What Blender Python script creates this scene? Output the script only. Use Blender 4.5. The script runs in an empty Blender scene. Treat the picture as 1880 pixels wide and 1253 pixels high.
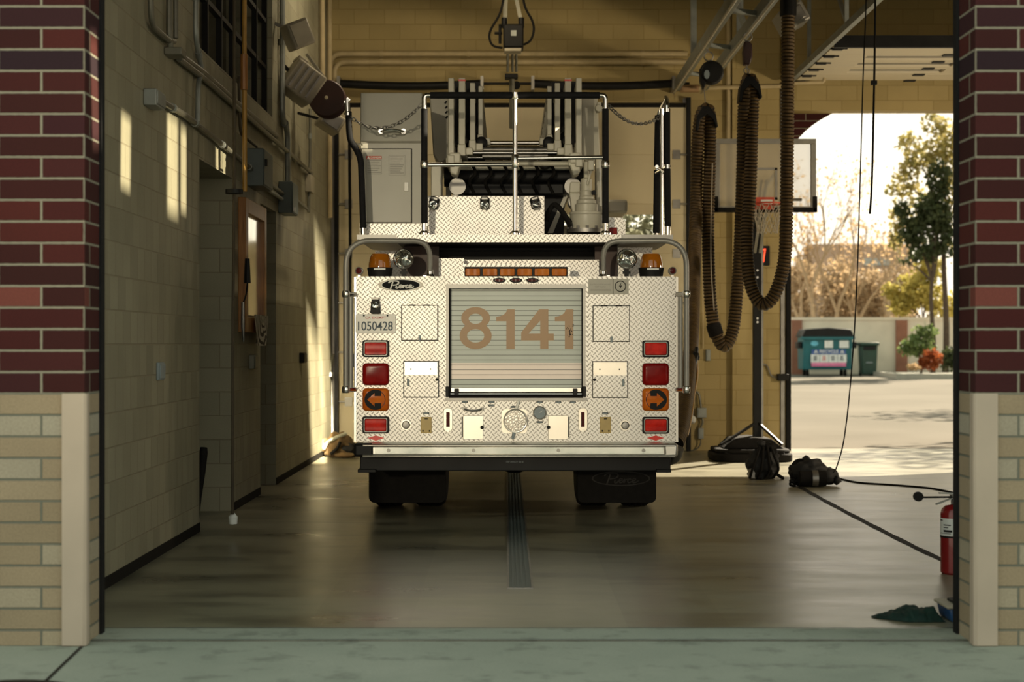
import bpy, bmesh, math, random
from mathutils import Vector, Matrix, noise
from mathutils.geometry import tessellate_polygon
random.seed(7)
SC = bpy.context.scene
COL = SC.collection
PI = math.pi
# ---------------------------------------------------------------- survey
FPX = 3112.0            # focal length in px of the 1880 px wide frame
VX, VY = 930.0, 632.0   # vanishing point of the bay's depth axis
EYE = 1.424             # eye height
def P(px, py, Y):
    return Vector(((px-VX)/FPX*Y, Y, EYE-(py-VY)/FPX*Y))
def XA(px, Y): return (px-VX)/FPX*Y
def ZA(py, Y): return EYE-(py-VY)/FPX*Y
FY = FPX/238.0          # plane of the truck's rear face
def F(px, py, dy=0.0):
    v = P(px, py, FY); v.y += dy
    return v
# ---------------------------------------------------------------- mesh builder
class MB:
    def __init__(s): s.v=[]; s.f=[]; s.m=[]; s.mi=0
    def add(s, vs, fs):
        o=len(s.v); s.v.extend([Vector(q) for q in vs])
        for f in fs: s.f.append([i+o for i in f]); s.m.append(s.mi)
        return s
    def box(s,x0,x1,y0,y1,z0,z1):
        if x0>x1:x0,x1=x1,x0
        if y0>y1:y0,y1=y1,y0
        if z0>z1:z0,z1=z1,z0
        return s.add([(x0,y0,z0),(x1,y0,z0),(x1,y1,z0),(x0,y1,z0),(x0,y0,z1),(x1,y0,z1),(x1,y1,z1),(x0,y1,z1)],
          [(0,3,2,1),(4,5,6,7),(0,1,5,4),(1,2,6,5),(2,3,7,6),(3,0,4,7)])
    def obox(s,c,size,rot):
        R=rot.to_3x3() if hasattr(rot,'to_3x3') else rot
        c=Vector(c); a,b,d=[q/2 for q in size]
        vs=[c+R@Vector(q) for q in [(-a,-b,-d),(a,-b,-d),(a,b,-d),(-a,b,-d),(-a,-b,d),(a,-b,d),(a,b,d),(-a,b,d)]]
        return s.add(vs,[(0,3,2,1),(4,5,6,7),(0,1,5,4),(1,2,6,5),(2,3,7,6),(3,0,4,7)])
    def bar(s,p0,p1,w,h=None):
        p0=Vector(p0);p1=Vector(p1);h=h or w
        d=(p1-p0);L=d.length;d.normalize()
        up=Vector((0,0,1)) if abs(d.z)<.95 else Vector((0,1,0))
        a=d.cross(up).normalized();b=a.cross(d).normalized()
        R=Matrix((a,d,b)).transposed()
        return s.obox((p0+p1)/2,(w,L,h),R)
    def tube(s,pts,r,seg=10,closed=False,cap=True):
        pts=[Vector(p) for p in pts]; n=len(pts)
        if not hasattr(r,'__len__'): r=[r]*n
        t=[]
        for i in range(n):
            if closed: d=pts[(i+1)%n]-pts[i-1]
            else: d=pts[min(i+1,n-1)]-pts[max(i-1,0)]
            if d.length<1e-9: d=Vector((0,0,1))
            t.append(d.normalized())
        u=t[0].orthogonal().normalized()
        vs=[];fs=[]
        for i in range(n):
            u=(u-t[i]*u.dot(t[i]))
            if u.length<1e-6: u=t[i].orthogonal()
            u.normalize(); w=t[i].cross(u)
            for k in range(seg):
                a=2*PI*k/seg
                vs.append(pts[i]+(u*math.cos(a)+w*math.sin(a))*r[i])
        m=n if closed else n-1
        for i in range(m):
            j=(i+1)%n
            for k in range(seg):
                l=(k+1)%seg
                fs.append((i*seg+k,i*seg+l,j*seg+l,j*seg+k))
        if cap and not closed:
            fs.append(tuple(range(seg-1,-1,-1))); fs.append(tuple((n-1)*seg+k for k in range(seg)))
        return s.add(vs,fs)
    def lathe(s,prof,c,axis='z',seg=24,cap=True):
        c=Vector(c);vs=[];fs=[];n=len(prof)
        for (r,h) in prof:
            for k in range(seg):
                a=2*PI*k/seg;ca,sa=r*math.cos(a),r*math.sin(a)
                if axis=='z': q=Vector((ca,sa,h))
                elif axis=='y': q=Vector((sa,h,ca))
                else: q=Vector((h,ca,sa))
                vs.append(c+q)
        for i in range(n-1):
            for k in range(seg):
                l=(k+1)%seg
                fs.append((i*seg+k,i*seg+l,(i+1)*seg+l,(i+1)*seg+k))
        if cap:
            fs.append(tuple(range(seg-1,-1,-1))); fs.append(tuple((n-1)*seg+k for k in range(seg)))
        return s.add(vs,fs)
    def prism(s,poly,y0,y1,plane='xz'):
        """closed 2-D outline pushed through a depth; plane names the outline's axes"""
        def mk(a,b,d):
            return Vector((a,d,b)) if plane=='xz' else (Vector((a,b,d)) if plane=='xy' else Vector((d,a,b)))
        n=len(poly);vs=[mk(a,b,y0) for a,b in poly]+[mk(a,b,y1) for a,b in poly]
        fs=[tuple(range(n)),tuple(range(2*n-1,n-1,-1))]
        fs+=[(i,i+n,(i+1)%n+n,(i+1)%n) for i in range(n)]
        return s.add(vs,fs)
    def shape(s,loops,y0,y1):
        """outline with holes in the XZ plane, front at y0, back at y1"""
        vv=[[Vector((a,b,0)) for a,b in l] for l in loops]
        flat=[q for l in vv for q in l]; tris=tessellate_polygon(vv); n=len(flat)
        vs=[Vector((q.x,y0,q.y)) for q in flat]+[Vector((q.x,y1,q.y)) for q in flat]
        fs=[]
        for t in tris:
            fs.append(tuple(t)); fs.append(tuple(i+n for i in reversed(t)))
        o=0
        for l in vv:
            m=len(l)
            for i in range(m):
                a,b=o+i,o+(i+1)%m
                fs.append((a,b,b+n,a+n))
            o+=m
        return s.add(vs,fs)
    def rbox(s,x0,x1,z0,z1,y0,y1,r,k=5):
        """rounded rectangle plate facing the street"""
        return s.prism(rrect(x0,x1,z0,z1,r,k),y0,y1)
    def blob(s,c,rad,sub=3,amp=.2,freq=3.,seed=0,flat=None):
        bm=bmesh.new();bmesh.ops.create_icosphere(bm,subdivisions=sub,radius=1.0)
        c=Vector(c);vs=[]
        for v in bm.verts:
            d=v.co.normalized();k=1+amp*noise.noise(d*freq+Vector((seed*3.7,seed*1.3,seed)))+.35*amp*noise.noise(d*freq*3+Vector((seed,5,seed*2)))
            q=Vector((d.x*rad[0]*k,d.y*rad[1]*k,d.z*rad[2]*k))+c
            if flat is not None and q.z<flat: q.z=flat
            vs.append(q)
        bm.verts.index_update()
        fs=[tuple(v.index for v in f.verts) for f in bm.faces];bm.free()
        return s.add(vs,fs)
    def torus(s,c,R,r,axis='z',seg=28,rs=8,a0=0,a1=2*PI):
        c=Vector(c);full=abs(a1-a0-2*PI)<1e-6
        n=seg if full else seg+1
        pts=[]
        for i in range(n):
            a=a0+(a1-a0)*i/seg
            ca,sa=R*math.cos(a),R*math.sin(a)
            pts.append(c+(Vector((ca,sa,0)) if axis=='z' else Vector((ca,0,sa)) if axis=='y' else Vector((0,ca,sa))))
        return s.tube(pts,r,rs,closed=full)
    def build(s,name,mat=None,parent=None,bevel=0,smooth=True,angle=35,bseg=2,fixn=True):
        o=Vector((0,0,0));p=parent
        while p is not None: o=o+p.location;p=p.parent
        me=bpy.data.meshes.new(name)
        me.from_pydata([tuple(q-o) for q in s.v],[],s.f)
        mats=mat if isinstance(mat,(list,tuple)) else [mat]
        for q in mats:
            if q: me.materials.append(q)
        for i,pl in enumerate(me.polygons): pl.material_index=min(s.m[i],max(len(mats)-1,0))
        if fixn:
            bm=bmesh.new();bm.from_mesh(me);bmesh.ops.recalc_face_normals(bm,faces=bm.faces);bm.to_mesh(me);bm.free()
        if smooth:
            for pl in me.polygons: pl.use_smooth=True
            me.set_sharp_from_angle(angle=math.radians(angle))
        me.update()
        ob=bpy.data.objects.new(name,me);COL.objects.link(ob)
        if parent: ob.parent=parent
        if bevel:
            b=ob.modifiers.new('edge','BEVEL');b.width=bevel;b.segments=bseg;b.limit_method='ANGLE';b.angle_limit=math.radians(40)
        return ob
def rrect(x0,x1,z0,z1,r,k=5):
    if x0>x1:x0,x1=x1,x0
    if z0>z1:z0,z1=z1,z0
    out=[]
    for cx,cz,a in ((x1-r,z0+r,-PI/2),(x1-r,z1-r,0),(x0+r,z1-r,PI/2),(x0+r,z0+r,PI)):
        for i in range(k+1):
            t=a+PI/2*i/k;out.append((cx+r*math.cos(t),cz+r*math.sin(t)))
    return out
def oval(cx,cz,a,b,n=40): return [(cx+a*math.cos(2*PI*i/n),cz+b*math.sin(2*PI*i/n)) for i in range(n)]
def smooth(pts,n=8,closed=False):
    pts=[Vector(p) for p in pts];out=[];N=len(pts)
    for i in range(N-1 if not closed else N):
        p0=pts[max(i-1,0)] if not closed else pts[i-1]
        p1=pts[i];p2=pts[(i+1)%N];p3=pts[min(i+2,N-1)] if not closed else pts[(i+2)%N]
        for k in range(n):
            t=k/n
            out.append(.5*((2*p1)+(p2-p0)*t+(2*p0-5*p1+4*p2-p3)*t*t+(3*p1-p0-3*p2+p3)*t**3))
    if not closed: out.append(pts[-1].copy())
    return out
def resample(pts,step):
    out=[pts[0].copy()];acc=0
    for a,b in zip(pts[:-1],pts[1:]):
        d=(b-a);L=d.length
        if L<1e-9: continue
        pos=step-acc
        while pos<=L:
            out.append(a+d*(pos/L));pos+=step
        acc=(acc+L)%step
    return out
def fillet(pts,r,n=6):
    """polyline with rounded corners"""
    pts=[Vector(p) for p in pts];out=[pts[0]]
    for i in range(1,len(pts)-1):
        a,b,c=pts[i-1],pts[i],pts[i+1]
        u=(a-b);w=(c-b);rr=min(r,u.length*.49,w.length*.49);u.normalize();w.normalize()
        p,q=b+u*rr,b+w*rr
        for k in range(n+1):
            t=k/n;out.append(p*(1-t)**2+b*2*t*(1-t)+q*t*t)
    out.append(pts[-1]);return out
def tag(o,label,cat,group=None,kind=None):
    o['label']=label;o['category']=cat
    if group:o['group']=group
    if kind:o['kind']=kind
    return o
def thing(name,loc,label,cat,group=None):
    o=bpy.data.objects.new(name,None);COL.objects.link(o);o.location=loc;o.empty_display_size=.1
    return tag(o,label,cat,group)
def struct(o,label,cat): return tag(o,label,cat,None,'structure')
def text(s,body,x0,x1,z0,z1,y,th=.002,off=0.0,shear=0.0):
    """lettering fitted to a rectangle on a street-facing surface"""
    cu=bpy.data.curves.new('t','FONT');cu.body=body;cu.extrude=.02;cu.offset=off;cu.shear=shear;cu.resolution_u=4
    ob=bpy.data.objects.new('t',cu);COL.objects.link(ob)
    bpy.context.view_layer.update()
    dg=bpy.context.evaluated_depsgraph_get();me=bpy.data.meshes.new_from_object(ob.evaluated_get(dg))
    xs=[v.co.x for v in me.vertices];ys=[v.co.y for v in me.vertices]
    a0,a1,b0,b1=min(xs),max(xs),min(ys),max(ys)
    vs=[]
    for v in me.vertices:
        vs.append((x0+(v.co.x-a0)/(a1-a0)*(x1-x0), y+(-th if v.co.z>0 else .0), z0+(v.co.y-b0)/(b1-b0)*(z1-z0)))
    s.add(vs,[tuple(p.vertices) for p in me.polygons])
    bpy.data.objects.remove(ob);bpy.data.meshes.remove(me);bpy.data.curves.remove(cu)
    return s
# ---------------------------------------------------------------- materials
class NT:
    def __init__(s,name):
        s.m=bpy.data.materials.new(name);s.m.use_nodes=True;s.t=s.m.node_tree
        s.b=next(n for n in s.t.nodes if n.type=='BSDF_PRINCIPLED');s.out=next(n for n in s.t.nodes if n.type=='OUTPUT_MATERIAL')
    def n(s,typ,**kw):
        q=s.t.nodes.new(typ)
        for k,v in kw.items(): setattr(q,k,v)
        return q
    def l(s,a,b): s.t.links.new(a,b)
    def put(s,sock,v):
        if isinstance(v,(int,float)): sock.default_value=v
        elif isinstance(v,(tuple,list)): sock.default_value=(*v,1.0) if len(v)==3 and len(sock.default_value)==4 else v
        else: s.l(v,sock)
    def math(s,op,a,b=0.,c=None):
        q=s.n('ShaderNodeMath',operation=op);s.put(q.inputs[0],a);s.put(q.inputs[1],b)
        if c is not None:s.put(q.inputs[2],c)
        return q.outputs[0]
    def mix(s,f,a,b):
        q=s.n('ShaderNodeMix',data_type='RGBA');s.put(q.inputs[0],f);s.put(q.inputs[6],a);s.put(q.inputs[7],b)
        return q.outputs[2]
    def mul(s,f,a,b):
        q=s.n('ShaderNodeMix',data_type='RGBA',blend_type='MULTIPLY');s.put(q.inputs[0],f);s.put(q.inputs[6],a);s.put(q.inputs[7],b)
        return q.outputs[2]
    def ramp(s,f,stops,const=False):
        q=s.n('ShaderNodeValToRGB');s.put(q.inputs[0],f);e=q.color_ramp.elements
        if const:q.color_ramp.interpolation='CONSTANT'
        while len(e)<len(stops):e.new(.5)
        for i,(p,c) in enumerate(stops):
            e[i].position=p;e[i].color=(*c,1) if hasattr(c,'__len__') else (c,c,c,1)
        return q.outputs[0]
    def coord(s):
        q=s.n('ShaderNodeTexCoord');x=s.n('ShaderNodeSeparateXYZ');s.l(q.outputs['Object'],x.inputs[0])
        s.obj=q.outputs['Object'];return x.outputs
    def noise(s,scale,detail=4,rough=.55,vec=None,stretch=None):
        q=s.n('ShaderNodeTexNoise');q.inputs['Scale'].default_value=scale;q.inputs['Detail'].default_value=detail;q.inputs['Roughness'].default_value=rough
        v=vec
        if v is None:
            tc=s.n('ShaderNodeTexCoord');v=tc.outputs['Object']
        if stretch:
            mp=s.n('ShaderNodeMapping');mp.inputs['Scale'].default_value=stretch;s.l(v,mp.inputs[0]);v=mp.outputs[0]
        s.l(v,q.inputs['Vector']);return q.outputs[0]
    def bump(s,h,dist=.002,strength=1.):
        q=s.n('ShaderNodeBump');q.inputs['Distance'].default_value=dist;q.inputs['Strength'].default_value=strength
        s.l(h,q.inputs['Height']);s.l(q.outputs[0],s.b.inputs['Normal'])
    def set(s,**kw):
        names=dict(col='Base Color',rough='Roughness',metal='Metallic',spec='Specular IOR Level',trans='Transmission Weight',alpha='Alpha',coat='Coat Weight',emit='Emission Color',es='Emission Strength',ior='IOR')
        for k,v in kw.items(): s.put(s.b.inputs[names[k]],v)
        return s
def paint(name,col,rough=.5,metal=0.,var=.12,scale=6.,bump=0.,spec=.5,coat=0.):
    """plain finish with a little uneven wear"""
    t=NT(name);nz=t.noise(scale)
    lo=tuple(c*(1-var) for c in col);hi=tuple(min(1,c*(1+var)) for c in col)
    t.set(col=t.ramp(nz,[(.3,lo),(.7,hi)]),metal=metal,spec=spec,coat=coat)
    t.put(t.b.inputs['Roughness'],t.math('MULTIPLY_ADD',nz,.18,max(0.02,rough-.09)))
    if bump: t.bump(t.noise(scale*6),bump)
    return t.m
def masonry(name,ax,bw,bh,mw,stops,mortar,off=.5,u0=0.,v0=0.,rough=.85,dist=.004,spec=.3,grain=.25,score=0,dirt=0.):
    t=NT(name);c=t.coord();u=c[ax];v=c[2]
    vv=t.math('DIVIDE',t.math('SUBTRACT',v,v0),bh);row=t.math('FLOOR',vv)
    odd=t.math('FLOORED_MODULO',row,2.)
    uu=t.math('ADD',t.math('DIVIDE',t.math('SUBTRACT',u,u0),bw),t.math('MULTIPLY',odd,off))
    colm=t.math('FLOOR',uu);fu=t.math('MULTIPLY',t.math('FRACT',uu),bw);fv=t.math('MULTIPLY',t.math('FRACT',vv),bh)
    # distance to nearest joint centre line
    du=t.math('MINIMUM',fu,t.math('SUBTRACT',bw,fu));dv=t.math('MINIMUM',fv,t.math('SUBTRACT',bh,fv))
    d=t.math('MINIMUM',du,dv)
    wob=t.math('MULTIPLY',t.math('SUBTRACT',t.noise(35.,2),.5),mw*.35)
    mr=t.n('ShaderNodeMapRange');t.put(mr.inputs[0],t.math('ADD',d,wob));mr.inputs[1].default_value=mw*.38;mr.inputs[2].default_value=mw*.62
    mask=mr.outputs[0]
    cb=t.n('ShaderNodeCombineXYZ');t.put(cb.inputs[0],colm);t.put(cb.inputs[1],row)
    wn=t.n('ShaderNodeTexWhiteNoise',noise_dimensions='2D');t.l(cb.outputs[0],wn.inputs[0])
    base=t.ramp(wn.outputs[0],stops)
    g=t.noise(90.,5,.7);big=t.noise(1.3,3)
    base=t.mul(1.,base,t.ramp(g,[(.3,1-grain),(.7,1.0)]))
    base=t.mul(1.,base,t.ramp(big,[(.3,1-dirt),(.65,1.0)]))
    t.set(col=t.mix(mask,mortar,base),rough=rough,spec=spec)
    t.bump(t.math('ADD',mask,t.math('MULTIPLY',g,.25)),dist)
    return t.m
def diamond(name,a1,a2,pitch=.038,tint=(.80,.77,.72),rough=.42):
    t=NT(name);c=t.coord()
    # raised bars lie in a basket weave turned by 45 degrees
    q=pitch/math.sqrt(2)*math.sqrt(2)
    a=t.math('DIVIDE',t.math('ADD',c[a1],c[a2]),q);b=t.math('DIVIDE',t.math('SUBTRACT',c[a1],c[a2]),q)
    odd=t.math('FLOORED_MODULO',t.math('ADD',t.math('FLOOR',a),t.math('FLOOR',b)),2.)
    la=t.math('SUBTRACT',t.math('FRACT',a),.5);lb=t.math('SUBTRACT',t.math('FRACT',b),.5)
    ev=t.math('SUBTRACT',1.,odd)
    lo=t.math('ADD',t.math('MULTIPLY',la,odd),t.math('MULTIPLY',lb,ev));sh=t.math('ADD',t.math('MULTIPLY',lb,odd),t.math('MULTIPLY',la,ev))
    r1=t.math('DIVIDE',lo,.50);r2=t.math('DIVIDE',sh,.17)
    d=t.math('ADD',t.math('MULTIPLY',r1,r1),t.math('MULTIPLY',r2,r2))
    h=t.math('MAXIMUM',t.math('SUBTRACT',1.,d),0.)
    nz=t.noise(5.,4)
    bar_shade=t.math('MULTIPLY',t.math('MULTIPLY',t.math('GREATER_THAN',h,.02),t.math('LESS_THAN',h,.8)),.36)  # dark reflections around the raised bars, put into the colour
    col=t.mix(bar_shade,tint,(.30,.22,.16))
    col=t.mul(1.,col,t.ramp(nz,[(.3,.88),(.65,1.)]))
    t.set(col=col,metal=.5,spec=.5)
    t.put(t.b.inputs['Roughness'],t.math('MULTIPLY_ADD',nz,.2,rough-.1))
    t.bump(t.math('SQRT',h),.003)
    return t.m
M={}
def mats():
    M['plate']=diamond('diamond_plate_upright',0,2)
    M['plate_flat']=diamond('diamond_plate_flat',0,1)
    M['plate_side']=diamond('diamond_plate_side',1,2)
    M['chrome']=paint('polished_chrome',(.86,.84,.80),.14,1.,.05)
    M['alu']=paint('brushed_aluminium',(.66,.64,.59),.32,.85,.08)
    M['polished']=paint('polished_steel_hatch',(.84,.78,.68),.3,.6,.06,3.)
    M['rail']=paint('grey_rail_coating',(.30,.29,.26),.42,.3,.12)
    M['dullsteel']=paint('dull_steel',(.30,.29,.27),.45,.9,.2)
    M['black']=paint('black_paint',(.009,.009,.009),.5,0,.3,6.,0,.22)
    M['rubber']=paint('black_rubber',(.011,.010,.009),.8,0,.3,20.,0,.15)
    M['foam']=paint('black_foam_sleeve',(.010,.010,.011),.75,0,.3,40.,.001,.2)
    M['darkbrown']=paint('dark_brown_panel',(.05,.022,.014),.5,0,.3)
    M['grey']=paint('grey_cabinet_paint',(.40,.385,.32),.38,0,.05,2.)
    M['ladder']=paint('beige_grey_ladder_paint',(.60,.57,.46),.4,0,.1,4.)
    M['white']=paint('white_enamel',(.78,.76,.70),.35,0,.06)
    M['cream']=paint('cream_enamel',(.70,.64,.52),.4,0,.06)
    M['tan']=paint('tan_plate',(.56,.40,.14),.45,0,.15)
    M['number']=paint('tan_reflective_number',(.40,.25,.13),.45,0,.06)
    M['red']=paint('red_paint',(.42,.012,.010),.3,0,.15)
    M['redvivid']=paint('red_reflector',(.80,.03,.015),.3,0,.1)
    M['blueplate']=paint('plate_blue_ink',(.03,.06,.09),.5)
    M['pinkink']=paint('plate_red_ink',(.62,.16,.16),.5)
    M['ink']=paint('dark_ink',(.016,.016,.016),.6,0,.1,6.,0,.15);M['flapink']=paint('worn_flap_print',(.045,.043,.04),.8,0,.3,9.,0,.1)
    M['greyink']=paint('grey_ink',(.25,.24,.21),.5)
    M['redink']=paint('danger_red_ink',(.55,.09,.05),.5)
    M['label']=paint('blue_grey_label',(.24,.29,.31),.5)
    M['amberdark']=paint('amber_dome',(.42,.13,.006),.12,0,.2,5.,0,.6,.5)
    M['galv']=paint('galvanised_steel',(.30,.32,.30),.5,.6,.18)
    M['conduit']=paint('grey_conduit',(.17,.165,.13),.45,.4,.2)
    M['boxgrey']=paint('blue_grey_box',(.13,.16,.16),.5,.2,.15)
    M['painted']=paint('cream_painted_pipe',(.52,.42,.24),.6,0,.12)
    M['beige']=paint('beige_casing',(.40,.36,.27),.55,0,.12)
    M['wood']=None
    t=NT('orange_wood');w=t.noise(3.,5,.6,stretch=(14,14,1.2));t.set(col=t.ramp(w,[(.3,(.22,.085,.018)),(.7,(.42,.19,.05))]),rough=.4);M['wood']=t.m
    def lens(n,c1,c2,ax=2,sc=150.,tr=.0):
        t=NT(n);c=t.coord();wv=t.math('SINE',t.math('MULTIPLY',c[ax],sc))
        nz=t.noise(9.,3)
        t.set(col=t.mix(t.ramp(nz,[(.35,0.),(.65,1.)]),c1,c2),rough=.2,spec=.12)
        t.bump(wv,.0008,.35);return t.m
    M['redlens']=lens('ribbed_red_lens',(.40,.006,.004),(.72,.022,.010),2,110.)
    M['darkredlens']=lens('deep_red_lens',(.20,.004,.004),(.30,.010,.008),2,60.)
    M['amberlens']=lens('amber_lens',(.52,.10,.008),(.66,.17,.016),2,120.)
    M['amberbar']=lens('amber_bar_lens',(.42,.10,.004),(.58,.17,.008),0,120.)
    M['smoked']=lens('smoked_red_lens',(.05,.005,.006),(.12,.012,.012),0,200.)
    t=NT('clear_lamp_glass');v=t.noise(40.,3);t.set(col=(.62,.62,.57),rough=.06,metal=.95,coat=.6);t.bump(t.noise(18.,1),.03);M['lamp']=t.m
    t=NT('slat_aluminium');c=t.coord();nz=t.noise(3.,3)
    f=t.math('FRACT',t.math('DIVIDE',c[2],.0382));g=t.math('LESS_THAN',f,.09)
    stripe=t.math('MULTIPLY',t.math('GREATER_THAN',c[2],ZA(696,FY)),t.math('LESS_THAN',c[2],ZA(667,FY)))
    base=t.mix(stripe,(.46,.50,.46),(.84,.74,.67))
    base=t.mul(1.,base,t.ramp(nz,[(.3,.9),(.7,1.)]))
    t.set(col=t.mix(g,base,(.10,.10,.09)),rough=.45,metal=.15)
    t.bump(t.math('SUBTRACT',1.,g),.003);M['slat']=t.m
    t=NT('knurled_cap');v=t.n('ShaderNodeTexVoronoi',feature='DISTANCE_TO_EDGE');v.inputs['Scale'].default_value=48.;tc=t.n('ShaderNodeTexCoord');t.l(tc.outputs['Object'],v.inputs['Vector'])
    e=t.math('LESS_THAN',v.outputs[0],.06);t.set(col=t.mix(e,(.80,.76,.69),(.36,.31,.26)),rough=.4,metal=.5);t.bump(v.outputs[0],.003);M['cap']=t.m
    # --- room
    red=[(0,(.040,.008,.0075)),(.35,(.066,.0105,.010)),(.6,(.046,.0095,.0135)),(.72,(.026,.011,.018)),(.86,(.078,.013,.011)),(.97,(.10,.019,.015)),(1.,(.23,.07,.055))]
    bh=.1016;v0=1.19-12*bh
    mort=(.25,.235,.18)
    yel=[(0,(.385,.305,.20)),(.5,(.44,.35,.235)),(.85,(.47,.39,.27)),(1.,(.48,.44,.35))]
    for k,u0 in (('l',-1.992),('r',2.213)):
        M['red_x'+k]=masonry('red_brick_front_'+k,0,.4064,bh,.0115,red,mort,u0=u0+(-.2032 if k=='l' else .2032),v0=v0,dirt=.15)
        M['yel_x'+k]=masonry('buff_brick_front_'+k,0,.4064,bh,.010,yel,(.17,.175,.14),u0=u0+(-.2032 if k=='l' else .2032),v0=v0,dirt=.2)
    M['red_y']=masonry('red_brick_return',1,.4064,bh,.0115,red,mort,u0=8.1,off=.22,v0=v0,dirt=.15)
    M['yel_y']=masonry('buff_brick_return',1,.4064,bh,.010,yel,(.17,.175,.14),u0=8.1,off=.22,v0=v0,dirt=.2)
    cm=[(0,(.30,.285,.20)),(.5,(.34,.32,.225)),(1.,(.37,.35,.25))]
    M['cmu_y']=masonry('painted_block_side',1,.2032,.2032,.008,cm,(.27,.24,.165),off=.33,rough=.55,dist=.003,grain=.12,dirt=.18)
    M['cmu_x']=masonry('painted_block_end',0,.4064,.2032,.008,[(0,(.44,.34,.145)),(1.,(.50,.39,.175))],(.36,.27,.105),off=.5,rough=.6,dist=.003,grain=.12,dirt=.15)
    M['cmu_r']=masonry('painted_block_reveal',0,.4064,.2032,.008,cm,(.25,.22,.15),off=.5,rough=.55,dist=.003,grain=.12,dirt=.15)
    M['ceil']=paint('dark_ceiling_paint',(.16,.13,.075),.8,0,.1,1.)
    # floor
    t=NT('sealed_concrete')
    n1=t.noise(.5,6,.62,stretch=(.55,1.,1.));n2=t.noise(2.0,6,.6,stretch=(.45,1.,1));n3=t.noise(60.,3);n4=t.noise(.9,5,.65,stretch=(.4,1.25,1.))
    c=t.coord()
    col=t.ramp(n1,[(.28,(.15,.14,.095)),(.55,(.25,.232,.16)),(.75,(.33,.31,.225))])
    st=t.ramp(n2,[(.36,.5),(.50,1.)]);col=t.mul(.75,col,st)
    col=t.mul(.85,col,t.ramp(n4,[(.36,.42),(.47,1.)]))
    # tyre tracks
    def track(x,w):
        return t.math('MULTIPLY',t.math('LESS_THAN',t.math('ABSOLUTE',t.math('SUBTRACT',c[0],x)),w),t.noise(1.2,3,stretch=(5,.3,1)))
    tr=t.math('ADD',track(.87,.26),track(-.75,.26));col=t.mix(t.math('MULTIPLY',tr,.35),col,(.06,.05,.035))
    t.set(col=col,spec=.5)
    t.put(t.b.inputs['Roughness'],t.math('ADD',t.math('MULTIPLY_ADD',n2,.30,.10),t.math('MULTIPLY',n4,.16)))
    t.bump(t.math('ADD',t.math('MULTIPLY',n3,.12),t.math('ADD',n2,n4)),.0028);M['floor']=t.m
    t=NT('apron_concrete');n1=t.noise(.9,6,.6);n2=t.noise(5.,5,.6);n3=t.noise(140.,3)
    col=t.ramp(n1,[(.3,(.31,.34,.285)),(.7,(.435,.455,.385))]);col=t.mul(.7,col,t.ramp(n2,[(.34,.6),(.46,1.)]))
    col=t.mul(.5,col,t.ramp(n3,[(.3,.7),(.6,1.)]))
    t.set(col=col,rough=.8,spec=.3);t.bump(n3,.002);M['apron']=t.m
    t=NT('pale_asphalt');n1=t.noise(.25,5);n2=t.noise(40.,4)
    t.set(col=t.mul(.6,t.ramp(n1,[(.3,(.155,.14,.115)),(.7,(.20,.18,.15))]),t.ramp(n2,[(.3,.8),(.7,1.)])),rough=.95,spec=.05);M['asphalt']=t.m
    M['doorlit']=paint('raised_door_lit_cream',(.76,.68,.52),.5,0,.05,1.2);M['doorcream']=paint('cream_sectional_door',(.60,.52,.34),.5,0,.05,1.2)  # raised door's cream is lightened to paint in the yard's bounce light
    M['guard']=paint('tan_corner_guard',(.47,.39,.31),.6,0,.06,3.)
    t=NT('dark_glass');t.set(col=(.012,.012,.010),rough=.1,spec=.6);t.set(col=t.ramp(t.noise(2.),[(.3,(.01,.01,.008)),(.7,(.018,.017,.012))]));M['darkglass']=t.m
    t=NT('window_glass');t.set(col=t.ramp(t.noise(2.),[(.3,(.9,.92,.88)),(.7,(.95,.96,.93))]),rough=.05,trans=1.,ior=1.1);M['glass']=t.m
    # hose
    t=NT('ribbed_brown_hose');n=t.noise(14.,4);t.set(col=t.ramp(n,[(.3,(.050,.027,.006)),(.7,(.115,.066,.015))]),rough=.62);M['hose']=t.m
    M['groove_shade']=paint('hose_groove_shade',(.012,.008,.004),.6,0,.2,6.,0,.2)
    # nature
    def leafm(n,a,b):
        t=NT(n);r=t.noise(2.2,3);t.set(col=t.ramp(r,[(.3,a),(.7,b)]),rough=.6,spec=.3)
        tr=t.n('ShaderNodeBsdfTranslucent');t.put(tr.inputs[0],t.ramp(r,[(.3,tuple(q*1.2 for q in a)),(.7,tuple(q*1.2 for q in b))]))
        mx=t.n('ShaderNodeMixShader');mx.inputs[0].default_value=.45;t.l(t.b.outputs[0],mx.inputs[1]);t.l(tr.outputs[0],mx.inputs[2]);t.l(mx.outputs[0],t.out.inputs[0]);return t.m
    M['leafgreen']=leafm('olive_green_leaves',(.22,.20,.06),(.46,.38,.15))
    M['leafdark']=leafm('dark_green_needles',(.04,.055,.022),(.085,.10,.04))
    M['leafyellow']=leafm('yellow_green_leaves',(.33,.29,.07),(.52,.44,.14))
    M['leaforange']=leafm('dry_orange_leaves',(.42,.28,.14),(.58,.42,.25))
    M['leafdry']=leafm('dry_brown_leaves',(.28,.20,.12),(.46,.35,.22))
    M['leafgrey']=leafm('dusty_hedge_leaves',(.20,.21,.15),(.36,.36,.27))
    M['leafred']=leafm('russet_leaves',(.26,.06,.02),(.42,.13,.04))
    M['leafbush']=leafm('bush_leaves',(.08,.13,.04),(.20,.25,.09))
    M['bark']=paint('brown_bark',(.075,.05,.033),.9,0,.25,8.)
    M['barkpale']=paint('pale_bark',(.34,.26,.17),.9,0,.2,8.)
    M['teal']=paint('teal_dumpster_paint',(.006,.115,.135),.45,0,.15,3.)
    M['bingreen']=paint('dark_green_plastic',(.012,.045,.03),.5,0,.2)
    M['fence']=paint('pale_yard_wall_render',(.74,.65,.52),.85,0,.08,1.5)
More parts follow.
